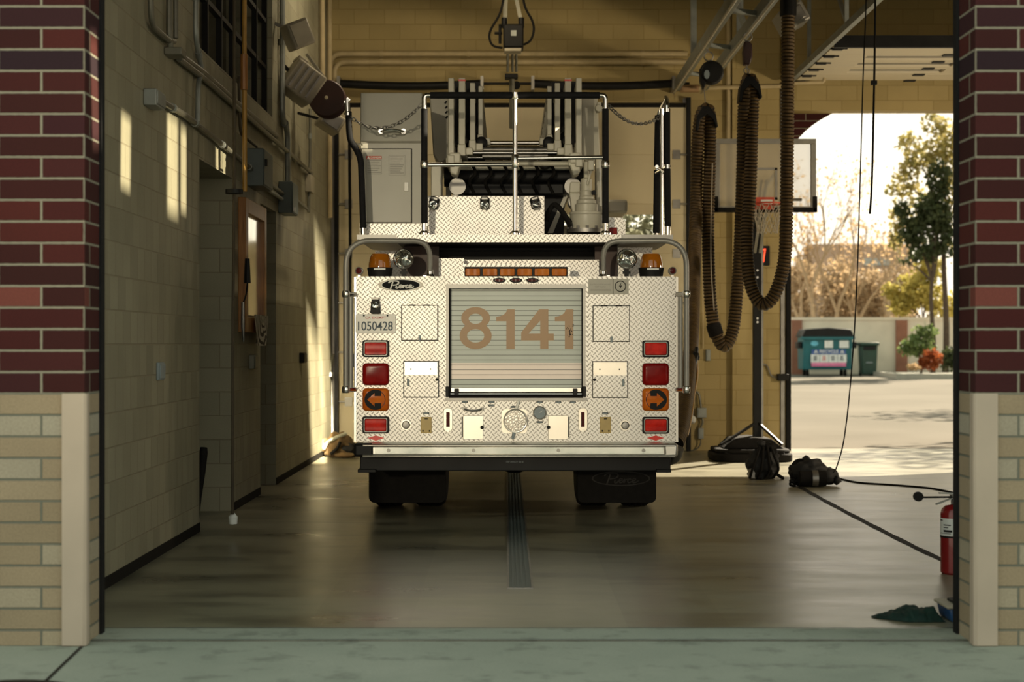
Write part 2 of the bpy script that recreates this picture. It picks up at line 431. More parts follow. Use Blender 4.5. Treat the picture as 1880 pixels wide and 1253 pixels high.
    M['pilaster']=paint('red_brown_pilaster',(.30,.13,.08),.85,0,.15,3.)
    M['stickerw']=paint('white_sticker',(.72,.74,.72),.5)
    M['stickerb']=paint('pale_blue_sticker',(.12,.45,.60),.5)
    M['stickerblue']=paint('blue_banner',(.04,.10,.30),.5)
    M['stickerp']=paint('pink_banner',(.72,.20,.38),.5)
    M['roof']=paint('brown_roof_tiles',(.13,.08,.045),.9,0,.2,2.,0,.1)
    M['stucco']=paint('tan_stucco',(.26,.18,.11),.9,0,.1)
    M['kerb']=paint('kerb_concrete',(.36,.34,.28),.85,0,.1)
    M['tarp']=paint('dark_green_tarp',(.003,.026,.020),.7,0,.4,12.,.004)
    M['bluebox']=paint('blue_plastic',(.012,.06,.17),.4,0,.1)
    M['fabric']=paint('black_nylon',(.010,.010,.010),.7,0,.4,30.,.002)
    M['gear']=paint('tan_turnout_cloth',(.16,.10,.04),.85,0,.35,14.,.006)
    M['reflect']=paint('silver_reflective_tape',(.6,.6,.5),.35,.3,.1)
    M['reel']=paint('dark_maroon_reel',(.045,.016,.014),.45,0,.2)
    M['yellowpole']=paint('amber_fibreglass',(.42,.23,.04),.45,0,.15)
    M['rope']=paint('dark_rope',(.06,.045,.025),.8,0,.2)
    M['extred']=paint('extinguisher_red',(.23,.008,.010),.25,0,.08,3.,0,.5,.4)
    M['rim']=paint('orange_red_rim',(.55,.07,.03),.45)
    M['net']=paint('grey_net_cord',(.45,.40,.32),.8)
    t=NT('led_red');t.set(col=t.ramp(t.noise(3.),[(.3,(.5,.02,.01)),(.7,(.55,.025,.012))]),emit=(1.,.06,.02),es=2.6);M['led']=t.m
    t=NT('frosted_acrylic');n=t.noise(4.,3);t.set(col=t.ramp(n,[(.3,(.72,.68,.58)),(.7,(.8,.76,.66))]),rough=.35)
    tp=t.n('ShaderNodeBsdfTransparent');tl=t.n('ShaderNodeBsdfTranslucent');tl.inputs[0].default_value=(.8,.76,.66,1)
    a=t.n('ShaderNodeMixShader');a.inputs[0].default_value=.5;t.l(t.b.outputs[0],a.inputs[1]);t.l(tl.outputs[0],a.inputs[2])
    b=t.n('ShaderNodeMixShader');b.inputs[0].default_value=.62;t.l(a.outputs[0],b.inputs[1]);t.l(tp.outputs[0],b.inputs[2]);t.l(b.outputs[0],t.out.inputs[0]);M['acrylic']=t.m
mats()
# ================================================================ THE SETTING
XL=-2.33; YB=22.6; YF=8.0; YI=8.29; JL=-1.992; JR=2.213; ZB=1.19; TOPZ=7.4
def shell():
    b=MB().box(-9,12.2,8.47,YB+.45,-.25,0)
    struct(b.build('floor',M['floor'],smooth=False),'sealed grey brown concrete floor of the fire engine bay','floor')
    b=MB().box(-14,14,-12,8.12,-.25,-.002)
    struct(b.build('floor_apron',M['apron'],smooth=False),'greenish grey concrete apron in front of the bay doorway','apron')
    b=MB().box(JL-.3,JR+.3,8.13,8.462,-.25,.004)
    struct(b.build('trim_1',M['apron'],smooth=False,bevel=.006),'concrete threshold strip between apron and bay floor','threshold')
    for k,(y,l) in enumerate(((8.125,'dark joint line along the street side of the threshold'),(8.466,'dark joint line along the bay side of the threshold'))):
        b=MB();n=80;r=random.Random(k+2);vs=[];fs=[]
        for i in range(n+1):
            x=JL-.25+(JR-JL+.5)*i/n;w=.006+.006*r.random();vs+=[(x,y-w,.0065),(x,y+w,.0065)]
        for i in range(n): fs.append((2*i,2*i+2,2*i+3,2*i+1))
        b.add(vs,fs);struct(b.build('trim_%d'%(8+k),M['boxgrey'],smooth=False),l,'joint')
    # rear yard, rising gently away from the building
    b=MB();xs=[-30,60];ys=[YB+.45,26,40,58,75,140]
    zs=[0,.0,.15,.33,.5,.6]
    vs=[];fs=[]
    for y,z in zip(ys,zs):
        for x in xs: vs.append((x,y,z-.003))
    for i in range(len(ys)-1): fs.append((2*i,2*i+1,2*i+3,2*i+2))
    b.add(vs,fs)
    struct(b.build('ground_yard',M['asphalt'],smooth=False),'pale sunlit asphalt yard behind the station','yard')
    # front brick walls
    for side,x0,x1,mx,k in (('left',-9.0,JL,JL,'l'),('right',JR,12.2,JR,'r')):
        b=MB()
        HZ=4.75;N0,N1=3.55,7.8          # unseen doorway of the neighbouring bay, left open to let street light in
        for z0,z1,mf,ms in ((0,ZB,1,3),(ZB,TOPZ,0,2)):
            spans=[(x0,x1,z0,z1)] if side=='left' else [(x0,N0,z0,min(z1,HZ)),(N1,x1,z0,min(z1,HZ))]+([(x0,x1,HZ,z1)] if z1>HZ else [])
            for xa,xb,za,zb in spans:
                b.mi=mf
                b.add([(xa,YF,za),(xb,YF,za),(xb,YF,zb),(xa,YF,zb)],[(0,1,2,3)])
                b.mi=4
                b.add([(xa,YI+.05,za),(xb,YI+.05,za),(xb,YI+.05,zb),(xa,YI+.05,zb)],[(0,1,2,3)])
            b.mi=ms
            if side=='right':
                for nx in (N0,N1):
                    b.add([(nx,YF,z0),(nx,YI+.05,z0),(nx,YI+.05,min(z1,HZ)),(nx,YF,min(z1,HZ))],[(0,1,2,3)])
                b.add([(N0,YF,HZ),(N1,YF,HZ),(N1,YI+.05,HZ),(N0,YI+.05,HZ)],[(0,1,2,3)])
            b.add([(mx,YF,z0),(mx,YI,z0),(mx,YI,z1),(mx,YF,z1)],[(0,1,2,3)])
            b.mi=4
            b.add([(mx,YI,z0),(mx,YI+.05,z0),(mx,YI+.05,z1),(mx,YI,z1)],[(0,1,2,3)])
        e=x0 if side=='left' else x1
        b.add([(x0,YF,TOPZ),(x1,YF,TOPZ),(x1,YI+.05,TOPZ),(x0,YI+.05,TOPZ)],[(0,1,2,3)])
        ob=b.build('wall_front_'+side,[M['red_x'+k],M['yel_x'+k],M['red_y'],M['yel_y'],M['cmu_x']],smooth=False,fixn=False)
        struct(ob,'%s brick pier beside the open doorway with dark red brick over buff brick'%side,'wall')
    b=MB().box(JL,JR,YF,YI+.05,4.75,TOPZ)
    struct(b.build('wall_front_lintel',M['red_xl'],smooth=False),'dark red brick wall over the open bay doorway','wall')
    # corner guards
    g=MB().prism([(XA(115,8.0),YF+.02),(XA(115,8.0),YF-.022),(JL+.0,YF-.022),(JL+.014,YF-.01),(JL+.014,YF+.045),(JL-.02,YF+.045),(JL-.02,YF+.02)],0,ZB,'xy')
    struct(g.build('trim_2',M['guard'],bevel=.004),'tan painted steel corner guard on the left brick pier','corner guard')
    g=MB().prism([(XA(1830,8.0),YF+.02),(XA(1830,8.0),YF-.022),(JR+.0,YF-.022),(JR-.014,YF-.01),(JR-.014,YF+.05),(JR+.02,YF+.05),(JR+.02,YF+.02)],0,ZB,'xy')
    struct(g.build('trim_3',M['guard'],bevel=.004),'tan painted steel corner guard on the right brick pier','corner guard')
    for n,x0,x1,l in (('trim_4',JL-.02,JL+.012,'left'),('trim_5',JR-.012,JR+.02,'right')):
        struct(MB().box(x0,x1,YI-.005,YI+.07,0,4.75).build(n,M['foam'],bevel=.004),'black door track strip down the %s side of the doorway'%l,'door track')
    # left block wall with two recesses and a high screened window
    b=MB()
    t=.9
    y1a,y1b,y2a,y2b=12.86,14.4,16.04,17.13;h1,h2=2.83,2.76
    wy0,wy1,wz0,wz1=12.83,16.86,3.68,5.6;ZC=6.4
    def side(ya,yb,za,zb): b.box(XL-t,XL,ya,yb,za,zb)
    b.mi=0
    side(YI+.05,y1a,0,ZC);side(y1a,y1b,h1,wz0);side(y1b,y2a,0,wz0);side(y2a,y2b,h2,wz0);side(y2b,YB,0,wz0)
    side(y1a,wy1,wz1,ZC);side(wy1,YB,wz0,ZC);side(y1a,y1b,wz0,wz1) if False else None
    ob=b.build('wall_left',[M['cmu_y'],M['cmu_r']],smooth=False)
    for p in ob.data.polygons:
        if abs(p.normal.y)>.5: p.material_index=1
    struct(ob,'long pale block side wall on the left of the bay','wall')
    b=MB();b.box(XL-t-.1,XL-t,YI,YB,0,ZC)
    struct(b.build('wall_left_inner',M['cmu_y'],smooth=False),'block wall closing the recesses on the left','wall')
    struct(MB().box(XL-t,XL-t+.05,y1a+.02,y1b-.02,0.0,2.1).build('door_3',M['darkbrown'],bevel=.004),'dark door at the back of the wide left recess','door')
    d=MB().box(XL-.42,XL-.37,y2a,y2b,0,h2).build('door_4',M['darkbrown'],bevel=.004);struct(d,'dark door inside the narrow left doorway','door')
    MB().tube([(XL-.37,y2a+.15,1.0),(XL-.31,y2a+.15,1.0),(XL-.31,y2a+.27,1.0)],.011).build('door_handle',M['chrome'],d)
    w=MB().box(XL-.5,XL-.46,y1a,wy1,wz0,wz1).build('window_1',M['darkglass'],smooth=False)
    struct(w,'high dark gridded window over the left recess','window')
    f=MB()
    n=6
    for i in range(n+1):
        y=wy0+.03+(wy1-wy0-.06)*i/n;f.box(XL-.10,XL-.05,y-.022,y+.022,wz0,wz1)
    for i in range(4):
        z=wz0+.03+.46*i;f.box(XL-.105,XL-.055,wy0,wy1,z-.02,z+.02)
    f.build('window_frame',M['black'],w)
    struct(MB().box(XL,XL+.006,YI+.1,y1a,0,.07).box(XL,XL+.006,y1b,y2a,0,.07).box(XL,XL+.006,y2b,YB,0,.07).build('baseboard_left',M['rubber'],smooth=False),'dark dirty base strip along the left block wall','baseboard')
    # rear wall with two doorways
    b=MB()
    D1=(-2.2,2.36,4.6);D2=(3.78,8.05,4.54)
    b.box(-3.4,D1[0],YB,YB+.3,0,ZC);b.box(D1[0],D1[1],YB,YB+.3,D1[2],ZC);b.box(D1[1],D2[0],YB,YB+.3,0,ZC)
    b.box(D2[0],D2[1],YB,YB+.3,D2[2],ZC);b.box(D2[1],12.2,YB,YB+.3,0,ZC)
    b.box(XA(1343,YB),XA(1436,YB)-.05,YB-.09,YB,0,ZC)
    struct(b.build('wall_back',M['cmu_x'],smooth=False),'warm cream block rear wall with two tall doorways','wall')
    # brick outer leaf with an arch over the open rear doorway
    arch=[]
    cx,a,sp,bb=5.915,2.13,3.80,1.06
    for i in range(33):
        t_=PI-PI*i/32;arch.append((cx+a*math.cos(t_),sp+bb*math.sin(t_)))
    b=MB()
    # top strips follow the arch
    for i in range(32):
        (xa,za),(xb,zb)=arch[i],arch[i+1]
        b.prism([(xa,za),(xb,zb),(xb,ZC),(xa,ZC)],YB+.3,YB+.45)
    b.box(-3.4,cx-a,YB+.3,YB+.45,4.7,ZC);b.box(2.5,cx-a,YB+.3,YB+.45,0,4.7);b.box(cx+a,12.2,YB+.3,YB+.45,0,ZC);b.box(-3.4,-2.4,YB+.3,YB+.45,0,4.7)
    struct(b.build('wall_back_arch',M['red_xr'],smooth=False),'dark red brick arch framing the open rear doorway','wall')
    struct(MB().box(11.9,12.2,YI,YB,0,ZC).build('wall_right',M['cmu_y'],smooth=False),'block wall on the far right side of the station','wall')
    b=MB().box(-3.4,12.2,YF+.05,YB+.45,ZC,ZC+.25)
    struct(b.build('ceiling',M['ceil'],smooth=False),'dark painted ceiling over the bays','ceiling')
    b=MB()
    for y in (10.5,13,15.5,18,20.5): b.box(-2.33,11.9,y-.08,y+.08,ZC-.35,ZC)
    struct(b.build('ceiling_beam',M['ceil'],smooth=False),'dark roof beams crossing the bay','beam')
    return D1,D2
D1,D2=shell()
# ---- closed sectional door behind the engine
def rear_door():
    n=7;h=D1[2]/n
    root=MB().box(D1[0]+.02,D1[1]-.02,YB-.02,YB+.0,0.0,.02).build('door_1',M['rubber'],smooth=False)
    struct(root,'closed cream sectional door behind the fire truck','door')
    for i in range(n):
        z0,z1=i*h,(i+1)*h
        if i==4:
            b=MB();x0,x1=D1[0]-.03,D1[1]+.03;ws=[(-1.75,-1.05),(-.75,-.05),(.25,.95),(1.28,1.99)]
            za,zb=z0+.17,z1-.14
            b.box(x0,x1,YB-.07,YB-.02,z0,za);b.box(x0,x1,YB-.07,YB-.02,zb,z1)
            xs=[x0]+[q for w in ws for q in w]+[x1]
            for k in range(0,len(xs),2): b.box(xs[k],xs[k+1],YB-.07,YB-.02,za,zb)
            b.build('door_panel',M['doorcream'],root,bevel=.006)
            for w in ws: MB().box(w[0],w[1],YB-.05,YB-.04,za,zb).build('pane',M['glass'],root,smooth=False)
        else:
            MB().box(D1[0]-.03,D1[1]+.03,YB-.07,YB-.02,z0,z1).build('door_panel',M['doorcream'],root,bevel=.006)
    for x,s in ((D1[0]+.1,1),(D1[1]-.1,-1)):
        for i in range(1,n):
            b=MB().box(x-.05,x+.05,YB-.085,YB-.07,i*h-.06,i*h+.06).tube([(x-s*.05,YB-.09,i*h),(x-s*.16,YB-.09,i*h)],.012)
            b.build('hinge',M['dullsteel'],root)
    for x,sx in ((D1[0]-.06,'left'),(D1[1]+.06,'right')):
        MB().box(x-.025,x+.025,YB-.12,YB,0,D1[2]+.1).build('door_track',M['black'],root)
        MB().box(x-.07,x-.03,YB-.03,YB,0,D1[2]+.1).build('door_jamb',M['dullsteel'],root)
    MB().box(D1[0]-.02,D1[1]+.02,YB-.075,YB-.0,D1[2]-.03,D1[2]+.03).build('top_seal',M['rubber'],root)
    # spring shaft above the door
    t=thing('torsion_spring_shaft',(0,YB-.25,4.85),'black torsion spring shaft over the closed rear door','door spring')
    MB().tube([(D1[0]-.05,YB-.25,4.86),(D1[1]+.05,YB-.25,4.86)],.018).build('shaft',M['black'],t)
    for xa,xb in ((XA(622,22.35),XA(888,22.35)),(XA(975,22.35),XA(1236,22.35))):
        pts=[(xa+(xb-xa)*i/14,YB-.25,4.86-.035*math.sin(PI*i/14)) for i in range(15)]
        MB().tube(pts,.055,12).build('torsion_spring',M['black'],t)
    for x in (XA(885,22.35),XA(978,22.35),XA(1236,22.35),XA(622,22.35)):
        MB().box(x-.02,x+.02,YB-.33,YB-.005,4.77,4.95).build('bracket',M['dullsteel'],t)
rear_door()
# ---- raised door of the neighbouring bay
def raised_door():
    root=MB().box(D2[0]+.02,D2[1]-.02,19.62,19.68,4.86,5.0).build('door_2',M['black'])
    struct(root,'cream sectional door raised overhead in the neighbouring bay','door')
    ys=[19.72,20.24,20.74,21.23,21.72,22.2]
    for i in range(5):
        y0,y1=ys[i],ys[i+1]-.01
        if i in (1,2,3):
            b=MB();ws=[(D2[0]+.55,D2[0]+1.75),(D2[0]+2.1,D2[0]+3.3)]
            ya,yb=y0+.09,y1-.11;x0,x1=D2[0]+.02,D2[1]-.02
            b.box(x0,x1,y0,ya,4.88,4.93).box(x0,x1,yb,y1,4.88,4.93)
            xs=[x0]+[q for w in ws for q in w]+[x1]
            for k in range(0,len(xs),2): b.box(xs[k],xs[k+1],ya,yb,4.88,4.93)
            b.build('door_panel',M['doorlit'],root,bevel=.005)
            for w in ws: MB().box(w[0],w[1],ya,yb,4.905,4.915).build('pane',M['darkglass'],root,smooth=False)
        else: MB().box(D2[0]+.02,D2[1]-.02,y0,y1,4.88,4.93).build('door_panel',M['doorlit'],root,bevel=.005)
    for i in range(1,6):
        y=ys[i]
        for x in (D2[0]+1.5,D2[0]+3.0):MB().box(x-.07,x+.07,y-.05,y+.05,4.865,4.885).build('hinge',M['black'],root)
    for i in range(6):
        y=ys[i]+.06
        MB().box(D2[0]+.02,D2[0]+.14,y-.03,y+.03,4.855,4.885).tube([(D2[0]-.02,y,4.875),(D2[0]+.2,y,4.875)],.012).build('roller',M['black'],root)
    x=D2[0]-.05
    MB().box(x-.03,x+.03,15.5,22.3,4.86,4.94).build('horizontal_track',M['galv'],root)
    MB().box(D2[0]-.06,D2[0]+.0,YB-.08,YB,0,4.86).build('vertical_track',M['foam'],root)
    MB().box(D2[0]-.13,D2[0]-.08,YB-.05,YB,0,4.86).build('door_jamb',M['dullsteel'],root)
    for y in (16.2,18.6,20.9): MB().bar((x,y,4.94),(x,y,6.4),.045).build('track_hanger',M['galv'],root)
    MB().bar((x,18.6,4.96),(x+.0,20.3,6.4),.04).build('track_brace',M['galv'],root)
    # small sensor arm on the jamb
    t=thing('door_sensor',(XA(1436,YB-.12),YB-.12,ZA(692,YB)),'small black box on the door track below the hoses','sensor')
    MB().box(XA(1427,22.45),XA(1447,22.45),YB-.2,YB-.07,ZA(699,22.45),ZA(687,22.45)).build('sensor_body',M['black'],t,bevel=.006)
    MB().tube(smooth([P(1428,694,22.5),P(1416,690,22.48),P(1408,672,22.48),P(1395,665,22.48),P(1395,640,22.48)]),.012,8).build('cable',M['dullsteel'],t)
raised_door()
# ---- floor drain
def drain():
    x0,x1=XA(933.5,9.85),XA(977,9.85)
    t=thing('floor_drain',((x0+x1)/2,9.85,0),'long dark slotted trench drain down the middle of the floor','drain')
    b=MB().box(x0-.008,x0+.004,9.85,21,0,.006).box(x1-.004,x1+.008,9.85,21,0,.006).box(x0,x1,9.845,9.857,0,.006)
    b.build('frame',M['dullsteel'],t,smooth=False)
    b=MB().box(x0,x1,9.85,21,0,.002)
    for i in range(1,5):
        x=x0+(x1-x0)*i/5;b.box(x-.007,x+.007,9.85,21,.001,.007)
    b.build('grate',M['boxgrey'],t,smooth=False)
drain()
c=thing('manhole_cover',(XA(20,7.0),6.93,0),'dark round cover in the apron at the foot of the left pier','cover')
MB().lathe([(0.001,.006),(.30,.006),(.31,0)],(XA(30,7.04),6.86,0),seg=40,cap=False).build('lid',M['ink'],c)
j=MB()
for pts in ([P(152,1186,0),P(80,1253,0)],):
    a=Vector((XA(152,8.0),7.99,0));Y2=EYE*FPX/(1253-VY);e=Vector((XA(82,Y2),Y2,0))
    e=a+(e-a)*3
    d=(e-a).normalized();s_=Vector((-d.y,d.x,0))*.008
    j.add([a-s_+Vector((0,0,.001)),a+s_+Vector((0,0,.001)),e+s_+Vector((0,0,.001)),e-s_+Vector((0,0,.001))],[(0,1,2,3)])
struct(j.build('trim_6',M['ink'],smooth=False),'dark joint line running across the apron from the left pier','joint')
# ================================================================ FIRE TRUCK
T=thing('fire_truck',(.07,15.5,0),'white ladder fire truck parked tail out with diamond plate rear and number 8141','fire truck')
def fx(px): return XA(px,FY)
def fz(py): return ZA(py,FY)
def fbox(b,x0,x1,y0,y1,d0,d1): return b.box(fx(x0),fx(x1),FY+d0,FY+d1,fz(y1),fz(y0))
def truck_body():
    # rear wall of the body with the roller door opening, then the sides and roof
    b=MB();b.mi=0
    b.shape([[(fx(652),fz(812)),(fx(1243),fz(812)),(fx(1243),fz(508)),(fx(652),fz(508))],
             [(fx(819),fz(731)),(fx(819),fz(523)),(fx(1075),fz(523)),(fx(1075),fz(731))]],FY,FY+.03)
    b.mi=1
    b.box(fx(652),fx(652)+.03,FY+.03,FY+5.6,fz(812),fz(508));b.box(fx(1243)-.03,fx(1243),FY+.03,FY+5.6,fz(812),fz(508))
    b.mi=2
    b.box(fx(652)+.03,fx(1243)-.03,FY+.03,FY+5.6,fz(508)-.03,fz(508)-.002)
    b.mi=1
    b.box(fx(652)+.03,fx(1243)-.03,FY+.4,FY+5.6,fz(812),fz(800));b.box(fx(652)+.03,fx(1243)-.03,FY+5.55,FY+5.6,fz(800),fz(510))
    b.build('rear_body',[M['plate'],M['white'],M['plate_flat']],T,smooth=False)
    # upper seam band across the top of the rear wall
    b=MB()
    for x0,x1 in ((652,818),(1076,1243)): fbox(b,x0+1,x1-1,509,541,-.004,.0)
    fbox(b,818,1076,509,521,-.004,.0)
    b.build('upper_band',M['plate'],T,smooth=False)
    # vertical trim angles at both rear corners
    for x in (652,1243):
        MB().box(fx(x)-.008,fx(x)+.008,FY-.006,FY+.03,fz(812),fz(509)).build('corner_trim',M['alu'],T)
    # cab and body further forward
    b=MB().box(-1.12,1.26,18.9,21.7,.62,2.75);b.build('cab',M['grey'],T,bevel=.12,bseg=3)
    b=MB().box(XA(1113,19.3),XA(1150,19.3),19.1,20.2,2.9,ZA(369,19.3));b.build('roof_unit',M['grey'],T,bevel=.03)
    MB().box(-.42,.52,13.5,21.5,.60,.80).build('chassis_frame',M['black'],T)
truck_body()
def roller_door():
    y=FY+.045
    d=MB();fbox(d,824,1070,528,712,.05,.065)
    door=d.build('roller_shutter',M['slat'],T,smooth=False)
    b=MB()
    fbox(b,819,1075,522,530,-.012,.06);fbox(b,819,824,528,731,-.006,.06);fbox(b,1070,1075,528,731,-.006,.06);fbox(b,817,1078,731,736,-.02,.05)
    b.build('shutter_frame',M['dullsteel'],door,smooth=False)
    b=MB();fbox(b,824,827,530,728,.0,.05);fbox(b,1068,1071,530,728,.0,.05);fbox(b,819,1075,727,731,.0,.05)
    b.build('rubber_seal',M['rubber'],door,smooth=False)
    b=MB();fbox(b,827,1068,712,721,.03,.06);b.build('bottom_rail',M['alu'],door,bevel=.004)
    b=MB();b.tube([F(820,724,.015),F(1074,724,.015)],.010);b.build('lift_bar',M['chrome'],door)
    for x in (838,1056): fbox(MB(),x-4,x+4,714,729,-.0,.04).build('latch',M['black'],door,bevel=.003)
    for x in (821,1073): fbox(MB(),x-3,x+3,710,729,-.01,.04).build('end_block',M['black'],door,bevel=.003)
    # number 8141
    yf,yb=FY+.046,FY+.05
    b=MB()
    def fl(l): return [(fx(a),fz(c)) for a,c in l]
    def ov(cx,cy,a,c,n=36): return [(cx+a*math.cos(2*PI*i/n),cy+c*math.sin(2*PI*i/n)) for i in range(n)]
    cx=873
    up=[];n=40
    # outer outline of the 8: right side of the top bowl, waist, bottom bowl and back up
    A=[(cx+26.5*math.cos(t),584+20*math.sin(t)) for t in [(-PI/2+(PI*.5+.72)*i/14) for i in range(15)]]
    B=[(cx+29.5*math.cos(t),617+24.5*math.sin(t)) for t in [(-.82+(PI/2+.82)*i/14) for i in range(15)]]
    right=A+B
    left=[(2*cx-a,c) for a,c in reversed(right)]
    outer=right+left[1:-1]
    b.shape([fl(outer),fl(ov(cx,585.5,12.8,9.5)),fl(ov(cx,617,15.8,12.5))],yf,yb)
    one=lambda x:[(x,570.5),(x+12,570.5) ,(x+12,570.5)]
    def oned(xr,xl):
        return [(xr-15.5,641),(xr-15.5,590),(xl,590),(xl,582),(xl+8,580.5),(xl+14,577.5),(xl+18,573.5),(xl+20.5,568),(xr,568),(xr,641)]
    b.shape([fl(oned(945,911))],yf,yb)
    b.shape([fl([(992,641),(992,625.5),(957,625.5),(957,611),(990,568),(1007,568),(1007,613),(1017,613),(1017,625.5),(1007,625.5),(1007,641)]),
             fl([(992,613),(992,589),(970.5,613)])],yf,yb)
    b.shape([fl(oned(1053,1019))],yf,yb)
    b.build('number',M['number'],door,smooth=False)
    b=MB()
    rnd=random.Random(3)
    for i in range(26):
        x=1046+rnd.gauss(0,3.2);yy=609+rnd.gauss(0,5.5);w=rnd.uniform(.6,2.2)
        b.shape([fl([(x,yy),(x+w,yy+rnd.uniform(-1,1)),(x+w*.8,yy+w),(x-.4,yy+w*.7)])],yf-.001,yf)
    b.build('chipped_patch',M['ink'],door,smooth=False)
roller_door()
def lamp_rect(x0,x1,y0,y1):
    b=MB();b.rbox(fx(x0),fx(x1),fz(y1),fz(y0),FY-.022,FY,.018)
    o=b.build('tail_light',M['black'],T,bevel=.004)
    b=MB();b.shape([rrect(fx(x0+3),fx(x1-3),fz(y1-2.5),fz(y0+2.5),.016),list(reversed(rrect(fx(x0+4.4),fx(x1-4.4),fz(y1-3.8),fz(y0+3.8),.012)))],FY-.034,FY-.02)
    b.build('chrome_bezel',M['dullsteel'],o,smooth=False)
    b=MB();b.rbox(fx(x0+5),fx(x1-5),fz(y1-4.5),fz(y0+4.5),FY-.032,FY-.02,.012);b.build('lens',M['redlens'],o,bevel=.004)
    b=MB()
    for x in ((x0+x1)/2-9,(x0+x1)/2+9): fbox(b,x-4,x+4,y0+9,y1-9,-.033,-.03)
    o['label']='red rectangular lamp in a chrome bezel'
def bulge(b,x0,x1,y0,y1,d,r=.03,steps=4):
    pts=[]
    cx,cz=(fx(x0)+fx(x1))/2,(fz(y0)+fz(y1))/2
    prev=None
    base=rrect(fx(x0),fx(x1),fz(y1),fz(y0),r)
    # sides bow outwards slightly
    vs=[];n=len(base)
    for i in range(steps+1):
        t=i/steps;k=1-.30*t*t;y=FY-.004-d*math.sin(t*PI/2)
        for a,c in base: vs.append((cx+(a-cx)*k,y,cz+(c-cz)*k))
    fs=[]
    for i in range(steps):
        for k in range(n):
            l=(k+1)%n;fs.append((i*n+k,i*n+l,(i+1)*n+l,(i+1)*n+k))
    fs.append(tuple(steps*n+k for k in range(n)))
    b.add(vs,fs);b.rbox(fx(x0),fx(x1),fz(y1),fz(y0),FY-.006,FY,r)
    return b
def lamps():
    for xc,s in ((690,-1),(1203.5,1)):
        dy=0 if s<0 else .5
        lamp_rect(xc-24.5,xc+24.5,625+dy,656+dy)
        o=bulge(MB(),xc-24.5,xc+24.5,667,708,.035).build('brake_light',M['darkredlens'],T,angle=60);o['label']='large deep red brake lamp'
        o=bulge(MB(),xc-24.5,xc+24.5,713,755,.035).build('turn_signal',M['amberlens'],T,angle=60);o['label']='amber turn lamp with dark arrow'
        ar=MB();q=[]
        for i in range(25):
            th=math.radians(-57-246*i/24);q.append((20*math.cos(th),18.5*math.sin(th)))
        q+=[(10,6.5),(-1.5,6.5),(-1.5,12.5),(-15,0),(-1.5,-12.5),(-1.5,-6.5),(10,-6.5)]
        q=[(xc+(a if s<0 else -a),734+c) for a,c in q]
        pts=[(fx(a),fz(c)) for a,c in q]
        ar.shape([pts],FY-.043,FY-.034);ar.build('arrow',M['ink'],o,smooth=False)
        ar=MB();ar.torus((fx(xc),FY-.036,fz(734)),.074,.004,'y');ar.build('lens_ring',M['darkbrown'],o)
        lamp_rect(xc-24.5,xc+24.5,765+dy,796+dy)
        b=MB();b.shape([[(fx(xc-16),fz(804.5)),(fx(xc),fz(800)),(fx(xc+16),fz(804.5)),(fx(xc),fz(809.5))]],FY-.006,FY)
        o=b.build('reflector',M['redvivid'],T,smooth=False);o['label']='small red diamond reflector'
    # hatches
    def hatch(x0,x1,y0,y1,mode):
        b=MB();fbox(b,x0,x1,y0,y1,-.012,0)
        o=b.build('hatch',M['plate'],T,bevel=.004)
        b=MB();w=1.6
        for q in ((x0-1,x0+w-1,y0-1,y1+1),(x1-w+1,x1+1,y0-1,y1+1),(x0,x1,y0-1,y0+w-1),(x0,x1,y1-w+1,y1+1)): fbox(b,*q,-.006,0.)
        b.build('hatch_seal',M['ink'],o,smooth=False)
        if mode=='top':
            for x in (x0+(x1-x0)*.3,x0+(x1-x0)*.7): fbox(MB(),x-6,x+6,y0-1.5,y0+.8,-.02,-.008).build('hinge',M['ink'],o,smooth=False)
            b=MB();fbox(b,(x0+x1)/2-2,(x0+x1)/2+2,y1-9,y1+2,-.026,-.010);b.build('latch',M['label'],o,bevel=.003)
        else:
            b=MB();fbox(b,x0+1.5,x1-2,y0+1,y0+25,-.016,-.010);b.build('smooth_panel',M['polished'],o,smooth=False)
            for x in (x0+13,x0+49): MB().lathe([(.006,-.02),(.006,-.014)],(fx(x),FY,fz(y0+14)),'y',10).build('rivet',M['ink'],o)
            xl=x0+8 if mode=='left' else x1-8
            b=MB();fbox(b,xl-2,xl+2,y0+32,y0+45,-.03,-.01);b.build('latch',M['label'],o,bevel=.004)
            xk=x1-3 if mode=='left' else x0+3
            b=MB();b.lathe([(.011,-.03),(.011,-.01)],(fx(xk),FY,fz(y0+33)),'y',12);b.build('knob',M['ink'],o)
    hatch(737.5,803.5,561,625,'top');hatch(1089,1155.5,562,627,'top')
    hatch(741.5,805,664,729.5,'left');hatch(1088,1152,664.5,730,'right')
    # licence plate and lamp
    b=MB();b.rbox(fx(653),fx(726.5),fz(612),fz(577),FY-.014,FY-.008,.012)
    o=b.build('license_plate',M['white'],T,bevel=.0015)
    b=MB();text(b,'CA EXEMPT',fx(671),fx(709),fz(586),fz(581.5),FY-.0142,.0015,.006);b.build('plate_heading',M['pinkink'],o,smooth=False)
    b=MB();text(b,'1050428',fx(657.5),fx(721.5),fz(607.5),fz(590.5),FY-.0142,.0015,.012);b.build('plate_number',M['blueplate'],o,smooth=False)
    b=MB()
    for x in (668.5,711.5): b.lathe([(.007,-.019),(.007,-.013)],(fx(x),FY,fz(580)),'y',10)
    b.build('plate_bolt',M['ink'],o)
    b=MB();b.prism([(fx(680.5),fz(576)),(fx(682),fz(556)),(fx(684),fz(547.5)),(fx(695),fz(547.5)),(fx(697),fz(556)),(fx(699),fz(576))],FY-.05,FY)
    o=b.build('plate_lamp',M['black'],T,bevel=.004)
    b=MB();b.lathe([(.001,-.066),(.022,-.062),(.032,-.05)],(fx(690),FY,fz(561)),'y',20);b.build('lens',M['lamp'],o)
